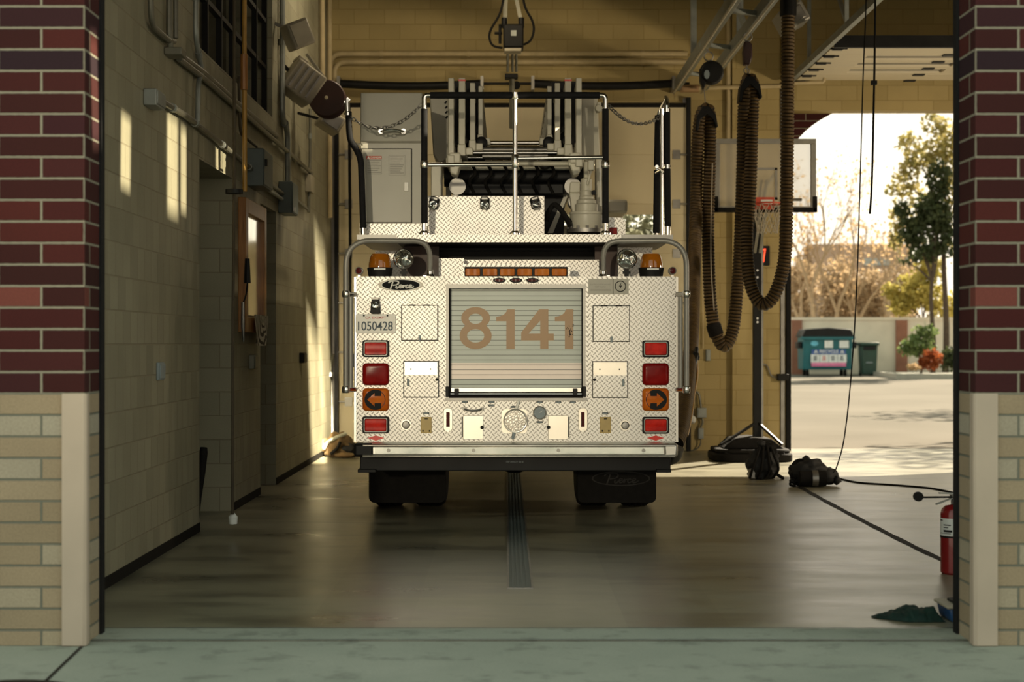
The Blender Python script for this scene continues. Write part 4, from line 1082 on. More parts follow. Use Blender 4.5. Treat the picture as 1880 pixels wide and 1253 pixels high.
# ---- nested aerial ladder, turntable drive and hydraulics
def ladder():
    cx=945.5
    secs=[ # half spacing px (inner edge, outer edge), top y, bottom y of upright, rear plane, rung y
        (112,122.5,143,290,13.9,285,'base_section'),
        (91.5,103.5,143,270,14.05,271,'second_section'),
        (73,83,152,262,14.2,262,'third_section'),
        (59,67.5,158,252,14.35,251,'fly_section')]
    for hi,ho,yt,yb,Y,yr,nm in secs:
        zt,zb=ZA(yt,Y),ZA(yb,Y)
        b=MB()
        for s in (-1,1):
            xi,xo=XA(cx+s*hi,Y),XA(cx+s*ho,Y)
            a,c=min(xi,xo),max(xi,xo)
            b.box(a,c,Y,Y+.06,zb-.02,zt)                       # rear upright
            b.box(a,c,Y+.02,21.6,zt-.10,zt-.03)                # hand rail running forward
            b.box(a-.01,c+.01,Y-.01,21.6,zb-.07,zb)            # base rail running forward
            k=Y+.45;up=True
            while k<21.3:
                m=(a+c)/2
                b.bar((m,k,zb),(m,k,zt-.05),.035);b.bar((m,k-.42,zb if up else zt-.06),(m,k,zt-.06 if up else zb),.03)
                up=not up;k+=.42
        o=b.build('ladder_'+nm,M['ladder'],T,bevel=.006)
        x0,x1=XA(cx-hi,Y),XA(cx+hi,Y)
        for i in range(17): MB().tube([(x0,Y+.12+.36*i,zb-.035),(x1,Y+.12+.36*i,zb-.035)],.019,12).build('rung',M['chrome'] if nm!='base_section' else M['ladder'],o)
        for s in (-1,1):
            b=MB()
            xa,xb=XA(cx+s*(hi-1),Y),XA(cx+s*(ho+1.5),Y)
            b.box(min(xa,xb),max(xa,xb),Y-.03,Y+.1,zb-.075,zb+.02)
            xc=XA(cx+s*(hi-14),Y);b.box(min(xa,xc),max(xa,xc),Y-.0,Y+.07,zb-.065,zb-.005)
            b.build('rail_boss',M['ladder'],o,bevel=.008)
        if nm=='second_section':
            for s in (-1,1):
                xi,xo=XA(cx+s*(hi-.5),Y),XA(cx+s*(ho+.5),Y);MB().box(min(xi,xo),max(xi,xo),Y-.006,Y+.065,ZA(149,Y),ZA(146,Y)).build('red_band',M['redvivid'],o,smooth=False)
    # dark cables and rollers between the sections
    for s in (-1,1):
        for off,Y in ((108,14.3),(87,14.5),(70,14.7)):
            x=XA(cx+s*off,Y)
            MB().box(x-.018,x+.018,Y,21,ZA(262,Y),ZA(150,Y)).build('slide_pad_rail',M['black'],T)
    for s,ys in ((-1,(262,292)),(1,(262,292))):
        for k,(off,y,Y) in enumerate(((80,235,14.35),(62,262,14.3),(99,258,14.1))):
            b=MB();x=XA(cx+s*off,Y);b.lathe([(.03,-.03),(.05,-.02),(.05,.02),(.03,.03)],(x,Y,ZA(y,Y)),'y',20);b.build('pulley',M['black'],T)
    # cross tubes low in the well
    for y,Y in ((275,14.25),(281,14.6),(287,14.1)): MB().tube([P(cx-60,y,Y),P(cx+60,y,Y)],.02,12).build('cross_tube',M['dullsteel'],T)
    # torque box cheeks either side
    Y=14.7
    for s in (-1,1):
        xa,xb=XA(cx+s*121,Y),XA(cx+s*(157 if s<0 else 152),Y);xc=XA(cx+s*(150 if s<0 else 156),Y)
        b=MB();b.prism([(xa,ZA(292,Y)),(xa,ZA(178,Y)),(xb if s<0 else xb,ZA(178,Y)),(xc,ZA(285,Y)),(xc-s*.05,ZA(300,Y))],Y,Y+1.6)
        b.build('torque_box',M['ladder'],T,bevel=.012)
    if True:
        b=MB()
        for i in range(4): b.bar(P(816.5+.6*i,190+9*i,14.69),P(820+.6*i,186+9*i,14.69),.012)
        b.build('cheek_marking',M['ink'],T,smooth=False)
    for s in (-1,1):
        x0,x1=(1070,1096) if s>0 else (828,846)
        # lower boss below the base rail
        Y=13.88
        xa,xb=XA(cx+s*100,Y),XA(cx+s*121,Y)
        b=MB();b.box(min(xa,xb),max(xa,xb),Y,Y+.3,ZA(300,Y),ZA(280,Y));b.prism([(xa,ZA(300,Y)),(xb,ZA(300,Y)),(xb-s*.01,ZA(318,Y)),(xa+s*.03,ZA(322,Y))],Y+.02,Y+.28)
        b.build('pivot_boss',M['ladder'],T,bevel=.012)
        # leaning support plates
        Y=14.5
        b=MB();b.prism([(XA(cx+s*89,Y),ZA(300,Y)),(XA(cx+s*95,Y),ZA(300,Y)),(XA(cx+s*96,Y),ZA(362,Y)),(XA(cx+s*(70 if s>0 else 89),Y),ZA(428 if s>0 else 362,Y)),(XA(cx+s*(60 if s>0 else 86),Y),ZA(428 if s>0 else 362,Y)),(XA(cx+s*89,Y),ZA(362,Y))],Y,Y+.05)
        b.build('support_plate',M['ladder'],T,smooth=False)
        b=MB();b.box(XA(cx+s*118,Y),XA(cx+s*127,Y),Y,Y+.1,ZA(362,Y),ZA(290,Y));b.build('support_post',M['ladder'],T,bevel=.006)
        MB().lathe([(.07,-.03),(.07,.2)],(XA(cx+s*105,14.3),14.2,ZA(345,14.3)),'y',24).build('lift_cylinder_end',M['dullsteel'],T)
        MB().lathe([(.055,-.03),(.055,.2)],(XA(cx+s*109,14.3),14.2,ZA(372,14.3)),'y',24).build('lift_cylinder_end',M['dullsteel'],T)
    # dark machinery in the well
    b=MB();b.box(XA(850,14.6),XA(1036,14.6),14.6,17,ZA(430,14.6),ZA(296,14.6));b.build('turntable_well',M['black'],T,smooth=False)
    b=MB();b.box(XA(850,14.4),XA(1035,14.4),14.35,14.55,ZA(358,14.4),ZA(338,14.4));b.build('well_cross_beam',M['black'],T,bevel=.01)
    b=MB();b.lathe([(.085,-.6),(.085,.6)],(XA(945,14.45),14.45,ZA(325,14.45)),'x',28);b.build('hydraulic_drum',M['black'],T)
    for k in range(6):
        x=865+29*k
        MB().tube(smooth([P(x,300,14.35),P(x+8,318,14.25),P(x-3,335,14.3),P(x+6,356,14.35)]),.014,8).build('hydraulic_hose',M['rubber'],T)
    b=MB().blob(P(1000,300,14.3),(.055,.05,.06),2,.05);b.build('accumulator',M['dullsteel'],T)
    # slewing motor stack
    Y=13.95;c=Vector((XA(1076.5,Y),Y,0))
    def z(y): return ZA(y,Y)
    k=Y/FPX
    b=MB();b.lathe([(30*k,z(422)),(30*k,z(418)),(29.5*k,z(417)),(29.5*k,z(395)),(31*k,z(394)),(31*k,z(390))],c,'z',40);o=b.build('slew_gearbox',M['ladder'],T,bevel=.004)
    b=MB();b.lathe([(20*k,z(392)),(21*k,z(388)),(21*k,z(376)),(18*k,z(374)),(18*k,z(368)),(14*k,z(366)),(14*k,z(362)),(12*k,z(360)),(12*k,z(352)),(10.5*k,z(350)),(10.5*k,z(329)),(5*k,z(327)),(5*k,z(297))],c,'z',32);b.build('motor_housing',M['ladder'],o,bevel=.003)
    b=MB()
    for i in range(12):
        a=2*PI*i/12;b.lathe([(.012,z(421)),(.012,z(416))],c+Vector((33*k*math.cos(a),33*k*math.sin(a),0)),'z',8)
    b.lathe([(36*k,z(428)),(36*k,z(421))],c,'z',36)
    b.build('flange_bolt',M['dullsteel'],o)
    b=MB();b.obox(P(1085,304,Y-.05),(.05,.05,.085),Matrix.Identity(3));b.bar(P(1078,340,Y-.06),P(1085,312,Y-.05),.02);b.build('valve_block',M['ladder'],o,bevel=.008)
    b=MB();b.lathe([(.02,-.03),(.02,.03)],P(1090,354,Y-.05),'y',12);b.build('port_plug',M['ink'],o)
    b=MB();b.prism([(XA(1046,Y),z(352)),(XA(1068,Y),z(352)),(XA(1068,Y),z(392)),(XA(1052,Y),z(392))],Y+.1,Y+.3);b.prism([(XA(1048,Y),z(332)),(XA(1066,Y),z(332)),(XA(1066,Y),z(352)),(XA(1046,Y),z(352))],Y+.1,Y+.25);b.build('motor_bracket',M['ladder'],o,bevel=.008)
    b=MB();b.tube(smooth([P(1003,406,13.8),P(1008,388,13.78),P(1018,376,13.75),P(1030,386,13.72),P(1040,402,13.75),P(1046,414,13.8)]),.022,10).build('hydraulic_line',M['rubber'],T);b=MB()
    b.tube(smooth([P(1003,402,13.9),P(1012,380,13.86),P(1024,378,13.82),P(1036,394,13.85),P(1047,408,13.9)]),.018,10)
    b.build('hydraulic_line',M['rubber'],T)
    b=MB();b.tube([P(1101,295,14.0),P(1103.5,378,14.0)],.007,8);b.build('thin_rod',M['white'],T)
    # small lamp housing on the right cheek
    b=MB();b.box(XA(1095,14.6),XA(1103,14.6),14.5,14.7,ZA(205,14.6),ZA(190,14.6));b.lathe([(.035,0),(.03,-.05)],P(1099,200,14.5),'y',16);b.build('tip_lamp',M['ladder'],T,bevel=.006)
    b=MB();b.box(XA(792,14.1),XA(812,14.1),14.0,14.2,ZA(430,14.1),ZA(300,14.1));b.build('side_pillar',M['ladder'],T,bevel=.008)
    b=MB();b.box(XA(1094,14.3),XA(1106,14.3),14.3,14.5,ZA(428,14.3),ZA(285,14.3));b.build('side_pillar',M['ladder'],T,bevel=.008)
ladder()
# ================================================================ THINGS IN THE BAY
def Wl(px,py):
    """a point on the left block wall"""
    Y=XL*FPX/(px-VX);return Vector((XL,Y,ZA(py,Y)))
def hoses():
    # overhead rail the hoses hang from
    za=4.76
    t=thing('exhaust_rail',(2.4,16,za),'pair of long overhead rails carrying the brown hoses','rail')
    for x in (2.24,2.60):
        b=MB();b.box(x-.04,x+.04,12.5,22.3,za,za+.13);b.build('rail_beam',M['galv'],t,bevel=.006)
        b=MB();b.tube([(x-.05,12.5,za-.05),(x-.05,22.2,za-.05)],.013,8);b.build('rail_rod',M['alu'],t)
    for y in (13.2,15.2,17.2,19.2,21.2):
        MB().bar((2.2,y,za+.06),(2.64,y+.25,za+.06),.05).build('cross_strut',M['galv'],t)
    for x,y in ((2.24,20.3),(2.24,17.2),(2.60,18.9),(2.60,15.8)):
        MB().box(x-.035,x+.035,y-.035,y+.035,za+.13,6.4).build('rail_hanger',M['galv'],t)
    MB().bar((2.24,19.2,6.4),(2.6,18.5,za+.13),.05).build('rail_brace',M['galv'],t)
    # the hose, one continuous run from the tailpipe over two saddles and up to the duct
    Y1,Y2,Y3=18.9,18.2,17.9
    pts=[P(1240,815,14.3),P(1251,780,14.6),P(1264,690,15.6),P(1271,600,17.3),P(1274,500,18.3),P(1278,380,Y1),P(1281,260,Y1),P(1287,212,Y1),P(1297,200,Y1),P(1303,215,Y1),
         P(1303,300,Y1),P(1300,400,Y1),P(1301,480,Y1-.1),P(1304,550,Y1-.15),P(1312,605,Y1-.2),P(1329,636,Y1-.2),P(1345,608,Y1-.2),P(1353,540,Y1-.25),P(1359,440,Y1-.3),P(1363,330,18.4),P(1366,200,Y2),P(1371,152,Y2),P(1377,146,Y2),P(1382,160,Y2),
         P(1380,250,Y2),P(1377,350,Y2),P(1371,430,Y2-.05),P(1373,490,Y2-.1),P(1382,535,Y2-.15),P(1400,559,Y2-.2),P(1420,545,Y2-.25),P(1436,500,Y3),P(1443,440,Y3),P(1445,300,Y3),P(1446,160,Y3),P(1447,20,Y3)]
    c=resample(smooth(pts,10),.0125)
    t=thing('exhaust_hose',P(1329,660,Y1),'long brown ribbed exhaust hose hanging in loops from the overhead rails','hose')
    R=.068
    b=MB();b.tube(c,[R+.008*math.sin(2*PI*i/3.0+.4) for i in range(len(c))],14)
    for k in range(len(b.m)): b.m[k]=1 if (k//14)%3==1 else 0  # every third ring dark: shade between the ribs put into the colour
    b.build('ribbed_tube',[M['hose'],M['groove_shade']],t,angle=80)
    # black cuff on the low loop of the hose
    k0=min(range(len(c)),key=lambda i:(c[i]-P(1313,607,Y1-.2)).length)
    b=MB();b.tube(c[k0-5:k0+6],.082,14);b.build('black_cuff',M['rubber'],t)
    for px,py,Y in ((1296,212,Y1),(1376,158,Y2)):
        q=P(px,py,Y)
        b=MB()
        prof=[(q.x-.125,q.z-.18),(q.x-.11,q.z-.02),(q.x-.05,q.z+.09),(q.x+.03,q.z+.09),(q.x+.10,q.z-.0),(q.x+.125,q.z-.14),(q.x+.1,q.z-.14),(q.x+.07,q.z-.06),(q.x,q.z-.0),(q.x-.07,q.z-.06),(q.x-.095,q.z-.18)]
        b.prism(prof,Y-.1,Y+.1);b.build('hose_saddle',M['black'],t,bevel=.008)
    b=MB();b.tube([P(1447,30,Y3),P(1448,-30,Y3)],.088,16);b.build('top_collar',M['black'],t)
    # nozzle clamp and its cord low beside the engine
    b=MB();b.tube(smooth([P(1279,640,16.2),P(1277,660,16.0),P(1272,690,15.6),P(1276,705,15.5)]),.02,8);b.blob(P(1277,655,16.1),(.04,.05,.05),2,.2);b.build('release_clamp',M['black'],t)
    b=MB();b.tube(smooth([P(1279,660,16.1),P(1280,690,15.6),P(1275,720,15.3),P(1270,760,15.0),P(1262,800,14.6)]),.011,8);b.build('release_cord',M['yellowpole'],t)
    b=MB();b.tube(smooth([P(1308,300,18.8),P(1305,470,18.7),P(1311,570,18.6)]),.006,6);b.build('lift_cord',M['net'],t)
    # duct stub going up out of the frame
    u=thing('exhaust_duct_hanging',P(1447,-30,Y3),'dark overhead duct stub that the hose rises into','duct')
    MB().tube([P(1448,-28,Y3),P(1448,-150,Y3)],.1,16).build('duct',M['galv'],u)
    # balancers
    q=P(1306,134,Y1)
    t=thing('hanging_balancer',q,'round black spring balancer hanging from the left hose rail','balancer')
    b=MB();b.lathe([(.03,-.08),(.115,-.07),(.135,-.03),(.135,.03),(.115,.07),(.03,.08)],q,'y',28);b.prism([(q.x-.13,q.z+.05),(q.x-.13,q.z-.1),(q.x-.09,q.z-.19),(q.x-.06,q.z-.1)],Y1-.05,Y1+.05);b.build('drum_casing',M['black'],t,bevel=.006)
    b=MB();b.shape([oval(q.x-.06,q.z-.03,.03,.05,16)],Y1-.086,Y1-.078);b.build('casing_label',M['label'],t,smooth=False)
    b=MB();b.torus((q.x-.03,Y1,q.z+.185),.05,.008,'y');b.bar((q.x-.03,Y1,q.z+.23),(q.x-.05,Y1,4.72),.014);b.build('hook',M['dullsteel'],t)
    b=MB();b.tube([(q.x-.08,Y1,q.z-.18),(q.x-.06,Y1,ZA(203,Y1))],.006,6);b.build('lift_cable',M['dullsteel'],t)
    q=P(1371,96,Y2)
    t=thing('hanging_balancer',q,'narrow red brown balancer hanging above the second hose saddle','balancer')
    b=MB();b.prism([(q.x-.035,q.z-.14),(q.x+.03,q.z-.14),(q.x+.055,q.z-.05),(q.x+.05,q.z+.08),(q.x+.02,q.z+.11),(q.x-.03,q.z+.11),(q.x-.045,q.z)],Y2-.06,Y2+.06);b.build('drum_casing',M['reel'],t,bevel=.012)
    b=MB();b.torus((q.x+.01,Y2,q.z+.165),.045,.008,'y');b.bar((q.x+.01,Y2,q.z+.21),(q.x+.02,Y2,4.72),.014);b.build('hook',M['dullsteel'],t)
    b=MB();b.tube([(q.x+.0,Y2,q.z-.14),(q.x+.02,Y2,ZA(150,Y2))],.006,6);b.torus((q.x+.0,Y2,q.z-.2),.03,.006,'y');b.build('lift_cable',M['dullsteel'],t)
hoses()
def hoop():
    t=thing('basketball_hoop',(XA(1389,21.0),21.0,0),'portable basketball hoop with clear backboard standing before the rear wall','basketball hoop')
    Yb=20.3
    # base
    x0,x1=XA(1306,20.75),XA(1450,20.75)
    b=MB();b.prism(rrect(x0,x1,20.35,21.35,.22,6),.0,.10,'xy');b.prism(rrect(x0+.03,x1-.03,20.38,21.32,.2,6),.10,.15,'xy')
    b.prism([(x0+.12,.15),(x0+.25,.27),(x0+.5,.29),(x1-.25,.27),(x1-.1,.15)],20.55,21.2)
    b.build('base',M['rubber'],t,bevel=.02)
    for x in (x0+.16,x1-.16):
        MB().lathe([(.06,-.04),(.07,-.03),(.07,.03),(.06,.04)],(x,20.45,.07),'x',18).build('wheel',M['black'],t)
    xp=XA(1389.5,20.9)
    MB().box(xp-.048,xp+.048,20.85,20.95,.2,ZA(415,20.9)).build('pole',M['black'],t,bevel=.006)
    MB().box(xp+.052,xp+.075,20.87,20.93,.25,ZA(430,20.9)).build('pole_edge',M['dullsteel'],t)
    for x in (x0+.1,x1-.12): MB().bar((xp,20.88,ZA(775,20.9)),(x,20.6,.2),.03).build('brace',M['black'],t)
    b=MB()
    for y in (497,510,585,592): b.lathe([(.014,-.008),(.012,.0)],(xp,20.85,ZA(y,20.9)),'y',10)
    b.build('adjuster_bolt',M['alu'],t)
    # support arms
    for dx in (-.03,.03):
        MB().bar((xp+dx,20.9,ZA(425,20.9)),(XA(1404,Yb)+dx,Yb+.06,ZA(330,Yb)),.03).build('support_arm',M['black'],t)
        MB().bar((xp+dx,20.9,ZA(470,20.9)),(XA(1404,Yb)+dx,Yb+.06,ZA(380,Yb)),.03).build('support_arm',M['dullsteel'],t)
    MB().bar((xp+.04,20.9,ZA(360,20.9)),(XA(1422,Yb),Yb+.07,ZA(320,Yb)),.025).build('support_strut',M['dullsteel'],t)
    MB().bar((xp+.02,20.9,ZA(385,20.9)),(xp-.02,20.9,ZA(430,20.9)),.09).build('pole_head',M['black'],t)
    # backboard
    a,c,e,f=XA(1312,Yb),XA(1498,Yb),ZA(387,Yb),ZA(255,Yb)
    bb=MB().box(a+.03,c-.03,Yb,Yb+.012,e+.03,f-.03).build('backboard',M['acrylic'],t,smooth=False)
    w=.062
    b=MB();b.box(a,c,Yb-.02,Yb+.03,f-w,f).box(a,a+w,Yb-.02,Yb+.03,e,f-w).box(c-w,c,Yb-.02,Yb+.03,e,f-w).box(a+w,c-w,Yb-.02,Yb+.03,e,e+w*.8);b.build('board_frame',M['rail'],bb,bevel=.004)
    b=MB();b.box(a-.01,c+.01,Yb-.035,Yb+.04,e-.02,e+.035).box(c-.04,c+.012,Yb-.035,Yb+.04,e-.02,e+.17).box(a-.012,a+.04,Yb-.035,Yb+.04,e-.02,e+.17);b.build('edge_pad',M['rubber'],bb,bevel=.006)
    q0,q1,r0,r1=XA(1353,Yb),XA(1427,Yb),ZA(367,Yb),ZA(308,Yb)
    b=MB();v=.03;b.box(q0,q1,Yb-.012,Yb-.002,r1-v,r1).box(q0,q1,Yb-.012,Yb-.002,r0,r0+v).box(q0,q0+v,Yb-.012,Yb-.002,r0,r1).box(q1-v,q1,Yb-.012,Yb-.002,r0,r1);b.build('target_square',M['rail'],bb,smooth=False)
    b=MB();b.tube([P(1432,367,Yb-.01),P(1472,367,Yb-.01)],.018,8);b.build('board_cross_tube',M['dullsteel'],bb)
    # rim and net
    cx,zr,R=XA(1402,Yb),ZA(378,Yb),.19
    cy=Yb-.10-R
    b=MB();b.torus((cx,cy,zr),R,.010,'z',32,8);b.box(cx-.12,cx+.12,Yb-.04,Yb-.012,zr-.05,zr+.10);b.bar((cx-.09,Yb-.03,zr),(cx-.06,cy+R-.02,zr),.02);b.bar((cx+.09,Yb-.03,zr),(cx+.06,cy+R-.02,zr),.02);o=b.build('rim',M['rim'],t)
    b=MB();b.box(cx-.04,cx+.10,Yb-.046,Yb-.04,zr+.02,zr+.07);b.build('rim_sticker',M['stickerw'],o,smooth=False)
    b=MB();N=12;prev=[]
    rows=[(R,0),(.165,-.09),(.145,-.18),(.125,-.27),(.12,-.35)]
    for j in range(len(rows)-1):
        (ra,ha),(rb,hb)=rows[j],rows[j+1]
        for k in range(N):
            a0=2*PI*(k+.5*(j%2))/N
            for s in (-.5,.5):
                a1=a0+2*PI*s/N
                b.tube([(cx+ra*math.cos(a0),cy+ra*math.sin(a0),zr+ha),(cx+rb*math.cos(a1),cy+rb*math.sin(a1),zr+hb)],.005,5,cap=False)
    b.build('net',M['net'],t)
hoop()
def right_side():
    # led clock
    Y=22.5
    t=thing('wall_clock_led',P(1402,470,Y),'small black clock with a red digit 7 on the wall behind the hoop','clock')
    MB().box(XA(1386,Y),XA(1412.5,Y),Y-.05,Y,ZA(488,Y),ZA(452,Y)).build('clock_case',M['black'],t,bevel=.008)
    b=MB();b.shape([[P(1393,459,Y).xz,P(1405,457,Y).xz,P(1401.5,482,Y).xz,P(1393.5,482,Y).xz,P(1393.5,479.8,Y).xz,P(1399.3,479.8,Y).xz,P(1402.3,460,Y).xz,P(1393,462,Y).xz]],Y-.056,Y-.049)
    b.build('digit',M['led'],t,smooth=False)
    # boxes, plates and conduit on the lit block wall
    def wallbox(name,x0,x1,y0,y1,d,label,cat,m='galv',face=True):
        t=thing(name,P((x0+x1)/2,(y0+y1)/2,YB),label,cat)
        MB().box(XA(x0,YB),XA(x1,YB),YB-d,YB,ZA(y1,YB),ZA(y0,YB)).build('box_body',M[m],t,bevel=.006)
        if face: MB().box(XA(x0+2,YB),XA(x1-2,YB),YB-d-.006,YB-d,ZA(y1-3,YB),ZA(y0+3,YB)).build('cover_plate',M[m],t,bevel=.002)
    wallbox('wall_mounted_box',1279,1296,749,767,.08,'square grey junction box low on the rear wall near the hose','junction box')
    wallbox('wall_mounted_outlet',1281,1291,786,806,.06,'tall grey outlet box below the square junction box','outlet')
    wallbox('light_switch',1295.5,1304,642,663,.04,'grey switch plate on the rear wall beside the hose loop','switch')
    wallbox('blank_plate',1345,1350,640,662,.03,'small narrow plate on the rear wall under the hose bend','plate')
    t=thing('wall_mounted_conduit',P(1285,770,YB),'thin grey conduit looping between the boxes on the rear wall','conduit')
    MB().tube(smooth([P(1272,770,YB-.05),P(1271,740,YB-.05),P(1275,722,YB-.05),P(1283,724,YB-.05),P(1287,750,YB-.05)]),.016,8).build('upper_bend',M['conduit'],t)
    MB().tube(smooth([P(1289,768,YB-.05),P(1290,776,YB-.05),P(1286,786,YB-.05)]),.014,8).build('short_link',M['conduit'],t)
    MB().tube(smooth([P(1286,806,YB-.05),P(1286,815,YB-.05),P(1280,824,YB-.05),P(1266,829,YB-.06)]),.010,8).build('flex_cord',M['conduit'],t)
    MB().tube([P(1290,380,YB-.03),P(1291,640,YB-.03)],.008,8).build('drop_pipe',M['painted'],t)
    b=MB();q=P(1269,771,YB-.12);b.lathe([(.03,-.05),(.055,.03),(.03,.06)],q,'x',16);b.build('outlet_cap',M['stickerw'],t)
    # pipes across the rear wall
    for k,(y,lab) in enumerate(((99,'upper cream painted pipe across the rear wall over the engine'),(114,'lower cream painted pipe across the rear wall over the engine'))):
        t=thing('wall_pipe',P(930,y,YB-.06),lab,'pipe')
        Yp=YB-.06
        MB().tube(fillet([P(1262,y,Yp),P(606+8*k,y,Yp),P(606+8*k,y+45,Yp)],.16),.035,12).build('pipe_run',M['painted'],t)
        for x in (700,860,1020,1180): MB().lathe([(.043,-.02),(.043,.02)],P(x,y,Yp),'x',14).build('pipe_clip',M['painted'],t)
    t=thing('wall_pipe',P(1400,158,YB-.1),'thin cream pipe crossing the wall behind the hose tops','pipe')
    MB().tube([P(1250,163,YB-.12),P(1458,158,YB-.12)],.028,10).build('pipe_run',M['painted'],t)
    MB().lathe([(.05,-.12),(.05,.12)],P(1266,163,YB-.12),'x',14).build('pipe_coupling',M['number'],t)
    MB().tube(fillet([P(1458,153,20.5),P(1512,151,20.5),P(1514,143,20.5)],.05),.02,8).build('pipe_branch',M['painted'],t)
    t=thing('wall_pipe',P(1340,260,YB-.1),'vertical cream pipe down the wall between the hoses','pipe')
    MB().tube([P(1338,-60,YB-.05),P(1337,255,YB-.05)],.03,10).build('pipe_run',M['painted'],t)
    # unit heater above
    q=P(1452,35,19.5)
    t=thing('hanging_heater',q,'pale box heater hung up beside the top of the hose','heater')
    b=MB();b.obox(q,(.30,.5,.24),Matrix.Rotation(-.5,3,'Y'));b.build('heater_case',M['rail'],t,bevel=.02)
    b=MB();b.obox(q+Vector((.0,-.26,0)),(.22,.03,.16),Matrix.Rotation(-.5,3,'Y'));b.build('grille',M['dullsteel'],t,bevel=.01)
    MB().bar(q+Vector((.1,0,.1)),(q.x+.1,q.y,6.4),.03).build('heater_hanger',M['galv'],t)
    # hanging cords
    Y=16.8
    t=thing('hanging_cable',P(1535,866,Y),'thin dark cord dropping from the ceiling to the black pack on the floor','cord')
    MB().tube(smooth([P(1592,-230,Y),P(1590,0,Y),P(1585,130,Y),P(1580,300,Y),P(1575,470,Y),P(1569,600,Y),P(1560,720,Y),P(1549,810,Y-.1),P(1536,858,Y-.15),P(1530,868,Y-.2)]),.0065,6).build('cord',M['rubber'],t)
    t=thing('hanging_cable',P(1597,393,Y),'thicker dark cord hanging from the ceiling with a loose lower end','cord')
    MB().tube(smooth([P(1608,-230,Y),P(1607,0,Y),P(1605,150,Y),P(1602,290,Y),P(1600,350,Y),P(1597,393,Y)]),.011,8).build('cord',M['rubber'],t)
    MB().box(XA(1599,Y),XA(1610,Y),Y-.02,Y+.02,ZA(156,Y),ZA(148,Y)).build('cord_clip',M['black'],t,bevel=.004)
    # loose cord over the floor
    def G(px,py,z=.008):
        Y=(EYE-z)*FPX/(py-VY);return Vector((XA(px,Y),Y,z))
    t=thing('loose_cable',G(1640,890),'thin black cord lying across the floor right of the packs','cord')
    MB().tube(smooth([G(1536,878),G(1552,882),G(1580,887),G(1640,891),G(1700,896),G(1730,901),G(1757,907)]),.010,8).build('cord',M['rubber'],t)
    # expansion joint crack running to the right
    b=MB();l=[G(1470,895,.002),G(1500,912,.002),G(1560,944,.002),G(1620,975,.002),G(1690,1010,.002),G(1760,1042,.002)]
    vs=[];fs=[]
    l=smooth(l,5)
    for i,q in enumerate(l):
        w=.030+.004*math.sin(i*1.9);vs+= [q+Vector((-w,.0,0)),q+Vector((w,0,0))]
    for i in range(len(l)-1): fs.append((2*i,2*i+1,2*i+3,2*i+2))
    b.add(vs,fs);struct(b.build('trim_7',M['rubber'],smooth=False),'dark floor joint running from the packs to the right pier','joint')
    # packs
    q=G(1400,880,0)
    t=thing('breathing_pack',q,'upright black pack slumped on the floor below the hoop','pack')
    MB().blob(q+Vector((0,0,.15)),(.17,.15,.17),4,.28,3.2,2,0.).build('pack_body',M['fabric'],t,angle=70)
    MB().blob(q+Vector((.06,.02,.29)),(.10,.09,.09),3,.35,3.6,5).build('mask_bundle',M['rubber'],t,angle=70)
    MB().blob(q+Vector((-.02,-.01,.37)),(.05,.05,.04),3,.3,3.6,8).build('pack_top',M['fabric'],t,angle=70)
    MB().box(q.x-.16,q.x-.08,q.y-.12,q.y-.02,0,.12).build('buckle_plate',M['dullsteel'],t,bevel=.02)
    for k in range(4):
        a=random.Random(k);s=[q+Vector((-.15+.08*k,-.12,.02)),q+Vector((-.13+.09*k,-.17,.12)),q+Vector((-.08+.06*k,-.15,.25)),q+Vector((-.04+.04*k,-.06,.34))]
        MB().tube(smooth(s),.014,8).build('strap',M['rubber'],t)
    MB().tube(smooth([q+Vector((.15,-.05,.05)),q+Vector((.2,-.08,.02)),q+Vector((.2,-.02,.015)),q+Vector((.13,-.0,.06))]),.015,8).build('strap',M['rubber'],t)
    q=G(1494,893,0)
    t=thing('breathing_pack',q,'wide black pack with a shiny cylinder on the floor by the joint','pack')
    MB().blob(q+Vector((-.05,.04,.13)),(.19,.14,.15),4,.22,3.0,4,0.).build('pack_body',M['fabric'],t,angle=70)
    MB().blob(q+Vector((.13,.04,.10)),(.12,.11,.09),3,.3,3.2,9,0.).build('pack_flap',M['fabric'],t,angle=70)
    MB().tube([q+Vector((-.16,-.1,.085)),q+Vector((.10,-.1,.085))],[.075,.08],20).build('cylinder',M['rubber'],t)
    MB().tube([q+Vector((-.04,-.1,.085)),q+Vector((.02,-.1,.085))],.082,20).build('cylinder_band',M['dullsteel'],t)
    MB().torus(q+Vector((-.13,.02,.18)),.085,.012,'y',24,8).build('harness_loop',M['rubber'],t)
    MB().torus(q+Vector((-.17,-.02,.10)),.06,.008,'y',24,8).build('harness_loop',M['rubber'],t)
    MB().tube(smooth([q+Vector((-.17,-.1,.06)),q+Vector((-.24,-.1,.05)),q+Vector((-.25,-.1,.02)),q+Vector((-.2,-.12,.012))]),.013,8).build('valve_hose',M['rubber'],t)
    MB().blob(q+Vector((-.235,-.1,.06)),(.03,.03,.025),2,.1).build('valve_knob',M['black'],t)
    MB().tube(smooth([q+Vector((.12,-.02,.14)),q+Vector((.22,0,.08)),q+Vector((.25,0,.03))]),.035,8).build('shoulder_strap',M['fabric'],t)
    MB().blob(q+Vector((.22,-.02,.06)),(.035,.04,.05),2,.2).build('regulator',M['black'],t)
    # extinguisher behind the right pier
    Y=10.5;x=2.775
    t=thing('fire_extinguisher',(x,Y,0),'red fire extinguisher standing behind the right brick pier','fire extinguisher')
    zt=ZA(926,Y)
    MB().lathe([(.075,0),(.085,.012),(.085,zt-.06),(.078,zt-.03),(.055,zt-.008),(.03,zt),(.001,zt)],(x,Y,0),'z',36).build('cylinder',M['extred'],t)
